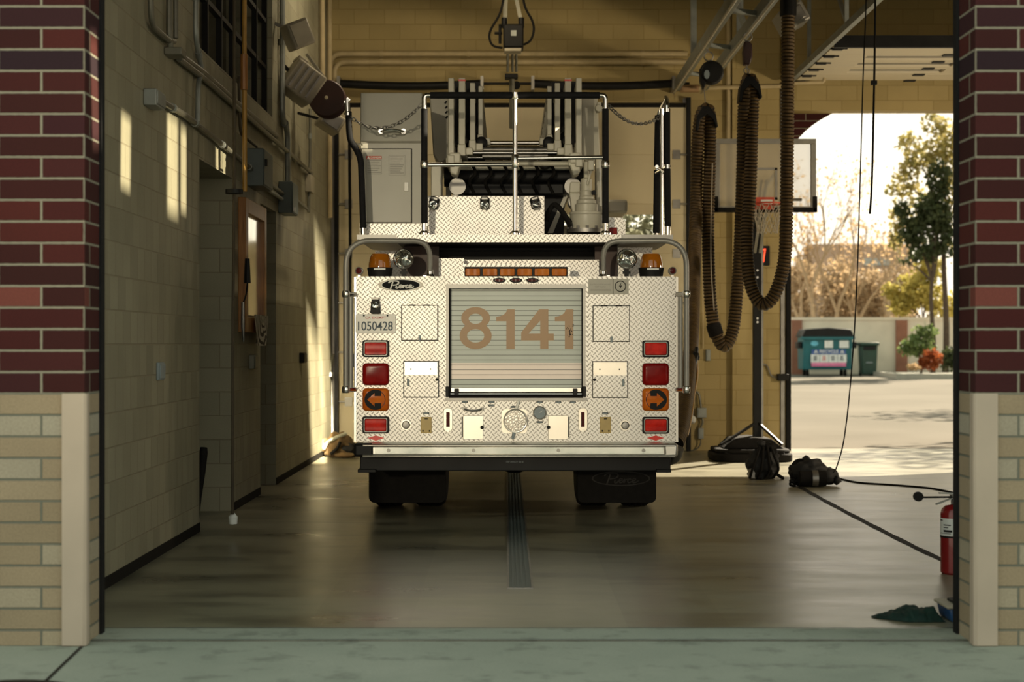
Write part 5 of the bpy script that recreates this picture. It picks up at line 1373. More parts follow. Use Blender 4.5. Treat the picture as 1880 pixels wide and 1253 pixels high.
    def band(z0,z1,m,n):
        b=MB();vs=[];fs=[]
        for i in range(25):
            a=PI*.92+PI*1.0*i/24;vs+=[(x+.0862*math.cos(a),Y+.0862*math.sin(a),z0),(x+.0862*math.cos(a),Y+.0862*math.sin(a),z1)]
        for i in range(24): fs.append((2*i,2*i+2,2*i+3,2*i+1))
        b.add(vs,fs);return b.build(n,m,t)
    band(ZA(983,Y),ZA(951,Y),M['stickerw'],'instruction_label')
    b=MB()
    for y0,y1,a0,a1 in ((962,964,3.6,4.2),(967,968.5,3.6,4.0),(972,976,3.6,4.3),(954,956,3.1,3.5),(978,979,3.2,4.2)):
        vs=[];fs=[]
        for i in range(9):
            a=a0+(a1-a0)*i/8;vs+=[(x+.0866*math.cos(a),Y+.0866*math.sin(a),ZA(y1,Y)),(x+.0866*math.cos(a),Y+.0866*math.sin(a),ZA(y0,Y))]
        for i in range(8): fs.append((2*i,2*i+2,2*i+3,2*i+1))
        b.add(vs,fs)
    b.build('label_print',M['ink'],t,smooth=False)
    MB().lathe([(.087,ZA(986.5,Y)),(.087,ZA(983.5,Y))],(x,Y,0),'z',36).build('bracket_strap',M['black'],t)
    MB().lathe([(.022,zt-.005),(.022,zt+.04),(.03,zt+.045),(.03,zt+.06)],(x,Y,0),'z',18).build('valve',M['dullsteel'],t)
    MB().bar((x+.02,Y,zt+.065),(x-.10,Y-.02,zt+.07),.02,.008).build('carry_handle',M['galv'],t)
    MB().bar((x+.02,Y,zt+.05),(x-.12,Y-.02,zt-.0),.02,.008).build('squeeze_lever',M['galv'],t)
    MB().tube([(x-.02,Y-.02,zt+.045),(x-.22,Y-.04,zt+.045)],.006,8).build('gauge_stem',M['black'],t)
    MB().lathe([(.001,-.012),(.03,-.012),(.03,.012),(.001,.012)],(x-.235,Y-.04,zt+.05),'y',18).build('pressure_dial',M['black'],t)
    # green tarp and blue bucket at the pier foot
    Y=8.82
    t=thing('crumpled_tarp',(2.05,Y,0),'dark green cloth crumpled on the floor against the blue bucket','cloth')
    b=MB();nx,ny=60,16;vs=[];fs=[]
    x0,x1=XA(1600,Y),XA(1722,Y)
    for j in range(ny+1):
        for i in range(nx+1):
            u,v=i/nx,j/ny
            w=math.sin(PI*v)**.6*min(1,u*3.+.02)*(1-max(0,u-.93)/.07)
            h=.5*w*(.035+.05*max(0,min(1,u*1.6))+.045*noise.noise(Vector((u*5,v*2.4,3.)))+.03*noise.noise(Vector((u*13,v*6,1.))))
            if .53<u<.72: h+=w*.016
            vs.append((x0+(x1-x0)*u,Y-.17*(min(1,u*2+.15))*(1-.0)+.34*v*min(1,u*2+.15),.004+max(0,h)))
    for j in range(ny):
        for i in range(nx):
            a=j*(nx+1)+i;fs.append((a,a+1,a+nx+2,a+nx+1))
    b.add(vs,fs);b.build('cloth',M['tarp'],t,angle=80)
    x0,x1=XA(1726,Y),XA(1800,Y);Yb=Y-.12
    t=thing('storage_bucket',((x0+x1)/2,Yb+.1,0),'low blue bucket with a dark lid half behind the right pier','bucket')
    MB().prism([(x0+.015,0),(x1-.015,0),(x1,.075),(x0,.075)],Yb-.06,Yb+.2).build('bucket_body',M['bluebox'],t,bevel=.012)
    MB().box(x0-.012,x1+.012,Yb-.07,Yb+.21,.072,.086).build('lid',M['beige'],t,bevel=.005)
    MB().obox(((x0+x1)/2+.03,Yb+.06,.096),(x1-x0-.03,.2,.018),Matrix.Rotation(-.06,3,'Y')).build('lid_top',M['ink'],t,bevel=.006)
right_side()
def opener():
    Y=20.4;c=P(943,68,Y)
    t=thing('hanging_door_opener',c,'black door opener motor hung from the ceiling with looped cables','door opener')
    MB().box(XA(924,Y),XA(961,Y),Y-.15,Y+.15,ZA(91,Y),ZA(48,Y)).build('motor_case',M['black'],t,bevel=.02)
    MB().box(XA(938,Y),XA(948,Y),Y-.156,Y-.15,ZA(70,Y),ZA(60,Y)).build('case_badge',M['galv'],t,smooth=False)
    MB().box(XA(926,Y),XA(957,Y),Y-.13,Y+.1,ZA(97,Y),ZA(91.5,Y)).build('base_plate',M['beige'],t,bevel=.004)
    for x in (926,957):
        MB().lathe([(.035,-.06),(.035,.06)],P(x,42,Y),'z',14).build('mount_bush',M['black'],t)
    MB().tube([P(918,45,Y),P(918,80,Y)],.018,8).build('side_lever',M['black'],t)
    MB().tube([P(908,61,Y),P(922,61,Y)],.018,8).build('pull_knob',M['black'],t)
    b=MB();b.bar(P(927,45,Y),P(931,-150,Y),.05,.03);b.build('strut',M['conduit'],t)
    b=MB();b.bar(P(957,42,Y),P(940,-40,Y+.1),.045,.03);b.build('strut',M['conduit'],t)
    MB().tube(smooth([P(930,-60,Y-.1),P(921,15,Y-.1),P(901,55,Y-.1),P(899,72,Y-.1),P(906,84,Y-.1),P(922,88,Y-.05)]),.014,8).build('cable_loop',M['rubber'],t)
    MB().tube(smooth([P(956,-60,Y-.1),P(962,5,Y-.1),P(977,38,Y-.1),P(980,56,Y-.1),P(974,74,Y-.1),P(962,82,Y-.05)]),.014,8).build('cable_loop',M['rubber'],t)
    for x in (932,941,948): MB().tube([P(x,97,Y+.2),P(x,132,Y+.3)],.016,8).build('chain_guide',M['conduit'],t)
    MB().box(XA(927,Y),XA(951,Y),Y+.2,Y+.4,ZA(138,Y),ZA(130,Y)).build('guide_bracket',M['ink'],t,bevel=.008)
    MB().lathe([(.05,-.03),(.05,.03)],P(948,157,Y+.6),'y',18).build('sprocket',M['ink'],t)
    MB().tube([P(940,138,Y+.3),P(940,235,Y+.6)],.035,8).build('guide_rod',M['conduit'],t)
opener()
# ================================================================ LEFT WALL FITTINGS
def left_wall():
    def box_on_wall(name,px0,px1,py0,py1,d,label,cat,m='boxgrey',cover=True):
        """box fixed on the left wall; px0..px1 is its span along the wall at the wall plane"""
        ya,yb=XL*FPX/(px0-VX),XL*FPX/(px1-VX)
        zt,zb=ZA(py0,ya),ZA(py1,ya)
        t=thing(name,(XL,(ya+yb)/2,(zt+zb)/2),label,cat)
        MB().box(XL,XL+d,ya,yb,zb,zt).build('box_body',M[m],t,bevel=.006)
        if cover: MB().box(XL+d,XL+d+.008,ya+.01,yb-.01,zb+.012,zt-.012).build('cover_plate',M[m],t,bevel=.003)
        return t,ya,yb,zb,zt
    # upper junction box with its conduit
    box_on_wall('wall_mounted_box',263.,279,162,193,.085,'grey green junction box high on the near left wall','junction box','galv')
    def run(name,pts,r,label,cat='conduit',m='conduit',off=.04,clips=0):
        q=[Wl(a,c)+Vector((off,0,0)) for a,c in pts]
        t=thing(name,q[len(q)//2],label,cat)
        MB().tube(fillet(q,.12),r,10).build('pipe_run',M[m],t)
        for k in range(clips):
            i=1+k%max(1,len(q)-1);p=(q[i-1]+q[i])/2
            d=(q[i]-q[i-1]).normalized()
            MB().tube([p-d*.03,p+d*.03],r*1.35,10).build('pipe_clip',M['galv'],t)
        return t
    run('wall_mounted_conduit',[(281,183),(330,212),(366,240),(427,288),(470,325),(528,368)],.022,'long grey conduit sloping back along the left wall from the junction box',clips=4)
    run('wall_mounted_conduit',[(350,-80),(349,70),(361,130),(354,150),(353,224)],.020,'upright conduit with a kink dropping to the long sloping conduit',m='galv',clips=2)
    run('wall_mounted_conduit',[(264,-60),(266,45),(280,58),(300,75),(309,76)],.02,'grey pipe bending in from the top of the near left wall',m='conduit')
    run('wall_mounted_conduit',[(300,-60),(300,60),(302,86)],.022,'upright grey pipe beside the bent pipe on the near left wall',m='conduit')
    run('wall_mounted_conduit',[(312,-60),(312,70)],.018,'thinnest upright pipe at the right of the near wall pipes',m='conduit')
    b=run('wall_mounted_conduit',[(306,92),(360,131),(430,193),(500,250)],.026,'upper of two conduits running back under the dark window')
    run('wall_mounted_conduit',[(318,108),(372,150),(430,201),(505,265),(566,318)],.022,'lower of two conduits running back under the dark window')
    t,_,_,_,_=box_on_wall('wall_mounted_valve',301,311,86,100,.12,'small valve body where the near wall pipes meet','valve','conduit',False)
    run('wall_mounted_conduit',[(511,-60),(511,215),(521,240),(521,335)],.030,'grey green upright conduit leading to the rear panel box',m='galv',clips=2)
    run('wall_mounted_conduit',[(563,200),(563,300),(560,390)],.018,'thin dark conduit dropping down the far left wall',clips=2)
    run('wall_mounted_conduit',[(430,140),(432,245),(463,270)],.012,'thin brown conduit angling into the front panel box',m='rope')
    run('wall_mounted_conduit',[(480,345),(510,366)],.02,'short grey pipe between the two panel boxes',m='galv')
    run('wall_mounted_conduit',[(529,360),(557,384)],.016,'short pipe running back from the rear panel box',m='conduit')
    # panel boxes
    t,ya,yb,zb,zt=box_on_wall('wall_mounted_panel',453,470,272,341,.15,'front blue grey electrical panel over the wooden frame','electrical panel')
    MB().box(XL+.158,XL+.18,ya+.02,ya+.06,zb+.18,zb+.24).build('latch',M['black'],t)
    t,ya,yb,zb,zt=box_on_wall('wall_mounted_panel',511,522,333,391,.14,'rear blue grey electrical panel above the narrow doorway','electrical panel')
    MB().box(XL+.148,XL+.165,ya+.03,ya+.07,zb+.02,zb+.06).build('latch',M['alu'],t)
    box_on_wall('light_switch',457,464,652,678,.05,'pair of dark switches below the wooden frame','switch','conduit')
    box_on_wall('wall_mounted_outlet',549.5,555,648,667,.05,'small black outlet on the far left block wall','outlet','black')
    box_on_wall('wall_plate',286.5,297,666,699,.02,'blue grey plate fixed low on the near left wall','plate','label')
    box_on_wall('wall_mounted_fitting',560,566,320,352,.07,'small pipe fitting on the far left wall below the hose reel','fitting','beige',False)
    # wood framed board
    ya,yb=XL*FPX/(437-VX),XL*FPX/(476-VX)
    zt,zb=ZA(362,ya),ZA(610,ya)
    t=thing('framed_mirror',(XL,(ya+yb)/2,(zt+zb)/2),'tall orange wood framed mirror on the wall between the two recesses','mirror')
    d=.07
    for a,c,e,f in ((ya,ya+.13,zb,zt),(yb-.13,yb,zb,zt),(ya+.13,yb-.13,zt-.13,zt),(ya+.13,yb-.13,zb,zb+.13)):
        MB().box(XL,XL+d,a,c,e,f).build('wood_frame',M['wood'],t,bevel=.006)
    MB().box(XL,XL+.03,ya+.13,yb-.13,zb+.13,zt-.13).build('mirror_glass',M['chrome'],t,smooth=False)
    # patterned cloth hung at its foot
    cth=thing('hanging_cloth',(XL+.1,yb-.4,zb+.1),'patterned white and dark cloth hanging at the foot of the frame','cloth')
    b=MB();vs=[];fs=[];n=18
    for j in range(9):
        for i in range(n+1):
            u=i/n;v=j/8
            vs.append((XL+.09+.025*math.sin(u*9+v*2)*v,ya+.35+(yb-ya-.4)*u,zb+.16-.24*v-.04*math.sin(u*PI)*v))
    for j in range(8):
        for i in range(n):
            a=j*(n+1)+i;fs.append((a,a+1,a+n+2,a+n+1))
    b.add(vs,fs)
    tt=NT('swirl_cloth');c=tt.coord();w=tt.n('ShaderNodeTexWave',wave_type='RINGS');w.inputs['Scale'].default_value=5.;w.inputs['Distortion'].default_value=9.;tt.l(tt.obj,w.inputs['Vector'])
    tt.set(col=tt.ramp(w.outputs[0],[(.35,(.06,.045,.03)),(.55,(.55,.50,.38))]),rough=.8)
    b.build('cloth',tt.m,cth,angle=80)
    # tool hung in front of the frame
    X=XL+.12;Y=15.0
    t=thing('hanging_tool',(X,Y,ZA(560,Y)),'slim black and chrome tool hanging in front of the wooden frame','tool')
    def Q(px,py): return Vector((X,X*FPX/(px-VX),ZA(py,X*FPX/(px-VX))))
    MB().tube([Q(446,555),Q(446,600),Q(447,628)],[.014,.018,.008],8).build('shaft',M['dullsteel'],t)
    MB().tube([Q(454,475),Q(454,520)],[.02,.03],8).build('grip',M['black'],t)
    MB().tube(smooth([Q(454,520),Q(452,540),Q(446,558)]),.008,6).build('cord',M['rubber'],t)
    # yellow pole and rope with its ring and end weight
    X=XL+.22
    t=thing('hanging_pole',Q(449,345),'slim amber pole hanging down the left wall past the panel box','pole')
    MB().tube([Q(448,-120),Q(449.5,352)],.019,10).build('pole',M['yellowpole'],t)
    MB().tube([Q(448,100),Q(448,165)],.03,10).build('pole_joint',M['wood'],t)
    X=XL+.32
    t=thing('hanging_rope',Q(429,950),'long brown pull rope with a black ring hanging beside the wide recess','rope')
    MB().tube([Q(430,-120),Q(430,345),Q(427.5,600),Q(427,945)],.011,8).build('rope',M['rope'],t)
    MB().lathe([(.02,-.02),(.065,-.016),(.065,.016),(.02,.02)],Q(430,352),'z',20).build('rope_ring',M['black'],t)
    MB().lathe([(.012,.03),(.035,.0),(.03,-.05),(.0,-.055)],Q(428,950),'z',16,False).build('end_weight',M['stickerw'],t)
    # black handle leaning in the recess
    Y=13.2
    t=thing('leaning_bat',(XL-.05,Y,0),'black bat shaped handle leaning in the wide left recess','bat')
    a,c=Vector((-2.40,13.15,.02)),Vector((-2.375,13.30,.61))
    MB().tube([a,a+(c-a)*.35,a+(c-a)*.7,a+(c-a)*.93,c],[.013,.016,.030,.034,.028],14).build('bat',M['rubber'],t)
    # hose reel and fixtures hung from the upper far wall
    Y=18.5;q=P(602,183,Y)
    t=thing('wall_mounted_reel',q,'dark maroon hose reel mounted high on the far left wall','hose reel')
    for dy in (-.12,.12): MB().lathe([(.05,-.012),(.19,-.012),(.20,.0),(.19,.012),(.05,.012)],q+Vector((0,dy,0)),'y',36).build('reel_flange',M['reel'],t)
    MB().lathe([(.15,-.1),(.16,-.05),(.155,0),(.16,.05),(.15,.1)],q,'y',30).build('wound_hose',M['rubber'],t)
    MB().lathe([(.02,-.16),(.02,.16)],q,'y',14).build('axle',M['chrome'],t)
    MB().bar(q+Vector((0,.1,0)),(XL,q.y+.1,q.z+.05),.06).build('wall_bracket',M['black'],t)
    MB().bar(q+Vector((-.0,-.02,.18)),P(563,100,Y),.05,.03).build('swing_arm',M['dullsteel'],t)
    MB().bar(q+Vector((.04,.03,.14)),P(572,118,Y+.1),.02,.03).build('swing_arm',M['alu'],t)
    def fixture(name,c,size,ry,rz,label,cat,m='beige'):
        t=thing(name,c,label,cat)
        R=(Matrix.Rotation(rz,3,'Z')@Matrix.Rotation(ry,3,'Y'))
        MB().obox(c,size,R).build('case',M[m],t,bevel=.02)
        return t,R
    c=P(546,64,17.0)
    t,R=fixture('wall_mounted_speaker',c,(.24,.22,.27),-.42,.5,'pale box speaker tilted high on the left wall','speaker')
    MB().obox(c+R@Vector((.0,-.115,-.0)),(.19,.012,.22),R).build('grille',M['beige'],t,bevel=.004)
    MB().bar(c+Vector((-.05,.05,.05)),(XL,17.05,c.z+.12),.03).build('wall_bracket',M['dullsteel'],t)
    c=P(553,153,17.6)
    t,R=fixture('wall_mounted_heater',c,(.36,.34,.34),.6,.35,'larger grey box heater below the tilted speaker','heater')
    for k in range(4): MB().obox(c+R@Vector((-.11+.07*k,-.178,0)),(.02,.02,.28),R).build('grille_bar',M['dullsteel'],t)
    MB().obox(c+R@Vector((-.13,-.0,.18)),(.12,.24,.05),R).build('top_cap',M['beige'],t,bevel=.01)
    MB().bar(c,(XL,17.6,c.z+.2),.04).build('wall_bracket',M['black'],t)
    c=P(606,224,18.9)
    t,R=fixture('wall_mounted_heater',c,(.26,.3,.2),.55,.3,'small pale box unit just under the hose reel','heater')
    MB().obox(c+R@Vector((0,-.155,0)),(.2,.012,.14),R).build('grille',M['dullsteel'],t,bevel=.004)
    MB().bar(c,(XL,18.9,c.z+.1),.03).build('wall_bracket',M['black'],t)
    # hose drop and pipes in the far left corner
    run('wall_mounted_conduit',[(598,-60),(598,120),(599,400)],.03,'upright cream pipe in the far left corner',m='painted',off=.05)
    run('wall_mounted_conduit',[(584,-60),(585,160)],.03,'second upright cream pipe near the far left corner',m='painted',off=.05)
    t=thing('hanging_hose',P(643,520,22.1),'thin dark air hose hanging down in front of the rear door','hose')
    MB().tube(smooth([P(641,190,22.1),P(642,320,22.1),P(643,480,22.1),P(641,640,22.1),P(640,720,22.1)]),.02,8).build('hose',M['rubber'],t)
    t=thing('wall_valve',P(604,688,22.4),'small valve and bent pipe at the foot of the far corner','valve')
    MB().tube(smooth([P(612,650,22.45),P(606,680,22.45),P(596,690,22.45)]),.02,8).build('bent_pipe',M['conduit'],t)
    MB().box(XA(601,22.4),XA(611,22.4),22.35,22.5,ZA(692,22.4),ZA(684,22.4)).build('valve_body',M['stickerw'],t,bevel=.008)
    # turnout gear heap at the far left
    def G(px,py,z=0.):
        Y=(EYE-z)*FPX/(py-VY);return Vector((XA(px,Y),Y,z))
    q=G(624,840)
    t=thing('turnout_gear_bag',q,'heap of tan turnout gear with silver tape on the floor left of the engine','gear')
    MB().blob(q+Vector((-.02,.05,.14)),(.20,.2,.16),4,.3,2.6,3,0.).build('coat_bundle',M['gear'],t,angle=70)
    MB().blob(q+Vector((.12,-.02,.09)),(.12,.12,.10),3,.3,3.,6,0.).build('boot_bundle',M['fabric'],t,angle=70)
    MB().blob(q+Vector((.08,-.14,.035)),(.13,.05,.035),3,.2,3.,9,0.).build('glove',M['gear'],t,angle=70)
    MB().tube(smooth([q+Vector((-.19,-.1,.12)),q+Vector((-.12,-.15,.21)),q+Vector((-.02,-.13,.26)),q+Vector((.08,-.06,.30))]),.024,8).build('reflective_tape',M['reflect'],t)
    MB().tube(smooth([q+Vector((-.1,-.16,.05)),q+Vector((-.02,-.17,.12)),q+Vector((.02,-.15,.2))]),.02,8).build('strap',M['rubber'],t)
left_wall()
# ================================================================ THE YARD BEYOND
def gz(y):
    ys=[YB+.45,26,40,58,75,140];zs=[0,.0,.15,.33,.5,.6]
    for i in range(5):
        if y<=ys[i+1]: return zs[i]+(zs[i+1]-zs[i])*max(0,(y-ys[i]))/(ys[i+1]-ys[i])-.003
    return .6
def yard():
    Y=58.
    # dumpster
    x0,x1=XA(1470,Y),XA(1566,Y);g=gz(Y)
    def z(py): return ZA(py,Y)
    t=thing('recycling_dumpster',((x0+x1)/2,Y,g),'teal recycling dumpster with a dark lid against the yard wall','dumpster')
    b=MB();b.prism([(Y-.1,g+.22),(Y-.2,z(618)),(Y+1.0,z(610)),(Y+.9,g+.22)],x0+.06,x1-.06,'yz');b.build('bin_body',M['teal'],t,bevel=.02)
    b=MB();b.prism([(x0+.0,z(619)),(x1-.0,z(619)),(x1-.12,z(605)),((x0+x1)/2,z(602)),(x0+.12,z(605))],Y-.28,Y+1.1);b.build('lid',M['black'],t,bevel=.03)
    b=MB();b.box(x0-.02,x1+.02,Y-.26,Y-.18,z(624),z(618));b.build('rim_band',M['teal'],t,bevel=.01)
    for x in (x0-.1,x1-.02): MB().box(x,x+.14,Y-.05,Y+.5,z(640),z(628)).build('lift_pocket',M['black'],t,bevel=.02)
    for x in (x0+.25,x1-.25): MB().lathe([(.02,-.04),(.11,-.04),(.11,.04),(.02,.04)],(x,Y+.1,g+.11),'x',16).build('caster',M['rubber'],t)
    for x in (x0+.25,x1-.25): MB().lathe([(.02,-.04),(.11,-.04),(.11,.04),(.02,.04)],(x,Y+.75,g+.11),'x',16).build('caster',M['rubber'],t)
    yf=Y-.19
    def plate(a,c,e,f,m,n,dy=0):
        return MB().box(XA(a,Y),XA(c,Y),yf-.02-dy,yf+.02,z(f),z(e)).build(n,M[m],t,smooth=False)
    b=MB();b.shape([oval(XA(1493.5,Y),z(631),.13,.085,24)],yf-.02,yf+.02);b.build('round_sticker',M['stickerb'],t,smooth=False)
    plate(1512,1527,626,639,'stickerw','sticker');plate(1539,1556,626,639,'stickerw','sticker')
    o=plate(1488,1551,642,651,'stickerblue','banner')
    b=MB();text(b,'RECYCLE',XA(1503,Y),XA(1537,Y),z(648.5),z(642.5),yf-.021,.01,.01)
    for x in (1496,1544): b.shape([[(XA(x-4,Y),z(648.5)),(XA(x+4,Y),z(648.5)),(XA(x,Y),z(642.5))],[(XA(x-1.5,Y),z(647.2)),(XA(x,Y),z(645)),(XA(x+1.5,Y),z(647.2))]],yf-.031,yf-.02)
    b.build('banner_lettering',M['stickerw'],o,smooth=False)
    o=plate(1487,1552,651,666,'stickerw','sign_row')
    for i in range(3):
        x=1503+16.3*i;MB().box(XA(x-.5,Y),XA(x+.5,Y),yf-.025,yf-.02,z(666),z(651)).build('sign_divider',M['label'],o,smooth=False)
    r=random.Random(5)
    for i in range(4):
        x=1495+16.3*i;b=MB()
        for k in range(3): b.shape([[(XA(x-4+r.uniform(-1,1),Y),z(662-3*k)),(XA(x+3+r.uniform(-1,1),Y),z(661.5-3*k)),(XA(x+2,Y),z(659.8-3*k)),(XA(x-3,Y),z(660-3*k))]],yf-.026,yf-.02)
        b.build('pictogram',M['pinkink' if i==1 else 'blueplate'],o,smooth=False)
    plate(1488,1551,666,673,'stickerp','pink_strip')
    # wheelie bin
    x0,x1=XA(1580,Y),XA(1613,Y)
    t=thing('wheelie_bin',((x0+x1)/2,Y+.3,g),'dark green wheelie bin standing right of the teal dumpster','bin')
    b=MB();b.prism([(x0+.07,g+.05),(x1-.07,g+.05),(x1-.02,z(635)),(x0+.02,z(635))],Y,Y+.6);b.build('bin_body',M['bingreen'],t,bevel=.03)
    MB().box(x0-.02,x1+.02,Y-.06,Y+.66,z(635),z(629)).build('lid',M['bingreen'],t,bevel=.03)
    MB().box(x0+.1,x1-.1,Y-.03,Y+.02,z(643),z(636)).build('front_grip',M['black'],t,bevel=.01)
    for x in (x0+.1,x1-.1): MB().lathe([(.02,-.03),(.1,-.03),(.1,.03),(.02,.03)],(x,Y+.55,g+.1),'x',14).build('wheel',M['rubber'],t)
    b=MB();text(b,'ORGANICS',XA(1589,Y),XA(1603,Y),z(667),z(665),Y-.012,.02)
    b=MB();b.box(XA(1590,Y),XA(1602,Y),Y-.012,Y+.03,z(667),z(665)).build('marking',M['label'],t,smooth=False)
    # yard wall and its pilasters
    Yw=60.2;gw=gz(Yw)
    zt=ZA(588,Yw)
    struct(MB().box(-20,45,Yw,Yw+.2,gw-.1,zt).box(-20,45,Yw-.04,Yw+.24,zt,zt+.1).build('wall_yard',M['fence'],smooth=False),'pale rendered wall along the back of the yard','wall')
    for k,(a,c,l) in enumerate(((1453,1472,'red brown brick pilaster left of the teal dumpster'),(1644,1665,'red brown brick pilaster right of the wheelie bin'),(1850,1871,'red brown pilaster'),(1240,1259,'red brown pilaster'))):
        if k<2: struct(MB().box(XA(a,Yw),XA(c,Yw),Yw-.12,Yw+.2,gw-.1,zt+.0).build('pillar_yard',M['pilaster'],bevel=.01),l,'pilaster')
    xk=XA(1640,55)
    struct(MB().box(xk,25,54.5,54.7,0,gz(54.6)+.16).box(xk,xk+.2,54.7,Yw-.2,0,gz(57)+.16).box(xk+.2,25,54.7,Yw-.13,0,gz(57)+.12).build('kerb',M['kerb'],smooth=False),'grey kerb round the planting bed','kerb')
def leafmass(b,c,rad,n,size,rnd,shell=.5,zs=1.):
    for i in range(n):
        while True:
            d=Vector((rnd.uniform(-1,1),rnd.uniform(-1,1),rnd.uniform(-1,1)))
            if .05<d.length<1: break
        d=d.normalized()*(shell+(1-shell)*rnd.random())
        p=Vector(c)+Vector((d.x*rad[0],d.y*rad[1],d.z*rad[2]))
        s=size*rnd.uniform(.6,1.4)
        a=Vector((rnd.gauss(0,1),rnd.gauss(0,1),rnd.gauss(0,1))).normalized();e=a.orthogonal().normalized()
        e=Matrix.Rotation(rnd.uniform(0,6.28),3,a)@e;f=a.cross(e)
        b.add([p-e*s*.5,p+f*s*.3,p+e*s*.5,p-f*s*.3],[(0,1,2,3)])
def branchy(b,p,d,L,r,depth,rnd,tips,spread=.55,up=.15):
    n=3;pts=[p];dd=d.copy()
    for i in range(n):
        dd=(dd+Vector((rnd.gauss(0,.12),rnd.gauss(0,.12),rnd.gauss(0,.06)+up*.3))).normalized()
        pts.append(pts[-1]+dd*L/n)
    b.tube(pts,[r*(1-.45*i/n) for i in range(n+1)],5 if depth<4 else 6,cap=False)
    if depth<=0: tips.append((pts[-1],dd));return
    k=rnd.choice((2,3,3))
    for i in range(k):
        ax=Vector((rnd.gauss(0,1),rnd.gauss(0,1),rnd.gauss(0,.5))).normalized()
        nd=(dd+ax*spread+Vector((0,0,up))).normalized()
        branchy(b,pts[-1] if i<2 else pts[2],nd,L*rnd.uniform(.62,.82),r*.55,depth-1,rnd,tips,spread,up)
def bare_tree(x,y,h,seed,label,leaves=400,lean=0.,mat='leaforange'):
    rnd=random.Random(seed);g=gz(y)
    t=thing('bare_tree',(x,y,g),label,'tree','thin bare trees behind the yard wall')
    b=MB();tips=[]
    branchy(b,Vector((x,y,g-.05)),Vector((lean,0,1)),h*.36,.13,5,rnd,tips,.5,.28)
    b.build('branches',M['barkpale'],t,fixn=False)
    b=MB()
    for i in range(leaves):
        p,d=rnd.choice(tips);leafmass(b,p+Vector((rnd.gauss(0,.3),rnd.gauss(0,.3),rnd.gauss(0,.3))),(.2,.2,.2),1,.16,rnd)
    o=b.build('foliage',M[mat],t,smooth=False,fixn=False)
def leafy(name,x,y,g,crown,mat,label,trunk=None,size=.2,seed=1,cat='tree',group=None,twig=None):
    rnd=random.Random(seed)
    t=thing(name,(x,y,g),label,cat,group)
    if trunk:
        b=MB();h,r=trunk
        pts=[Vector((x+.05*math.sin(k),y,g-.05+h*k/6)) for k in range(7)]
        b.tube(pts,[r*(1-.07*k) for k in range(7)],10)
        for (c,rad,n) in crown[:6]:
            a=Vector((x,y,min(max(c[2]-rad[2]*.6,g+h*.3),g+h*.95)));b.tube([a,a+(Vector(c)-a)*.5+Vector((0,0,.1)),Vector(c)],[r*.45,r*.3,r*.12],6,cap=False)
        b.build('trunk',M['bark'],t)
    b=MB()
    for c,rad,n in crown: leafmass(b,c,rad,n,size,rnd,.35)
    b.build('crown',M[mat],t,smooth=False,fixn=False)
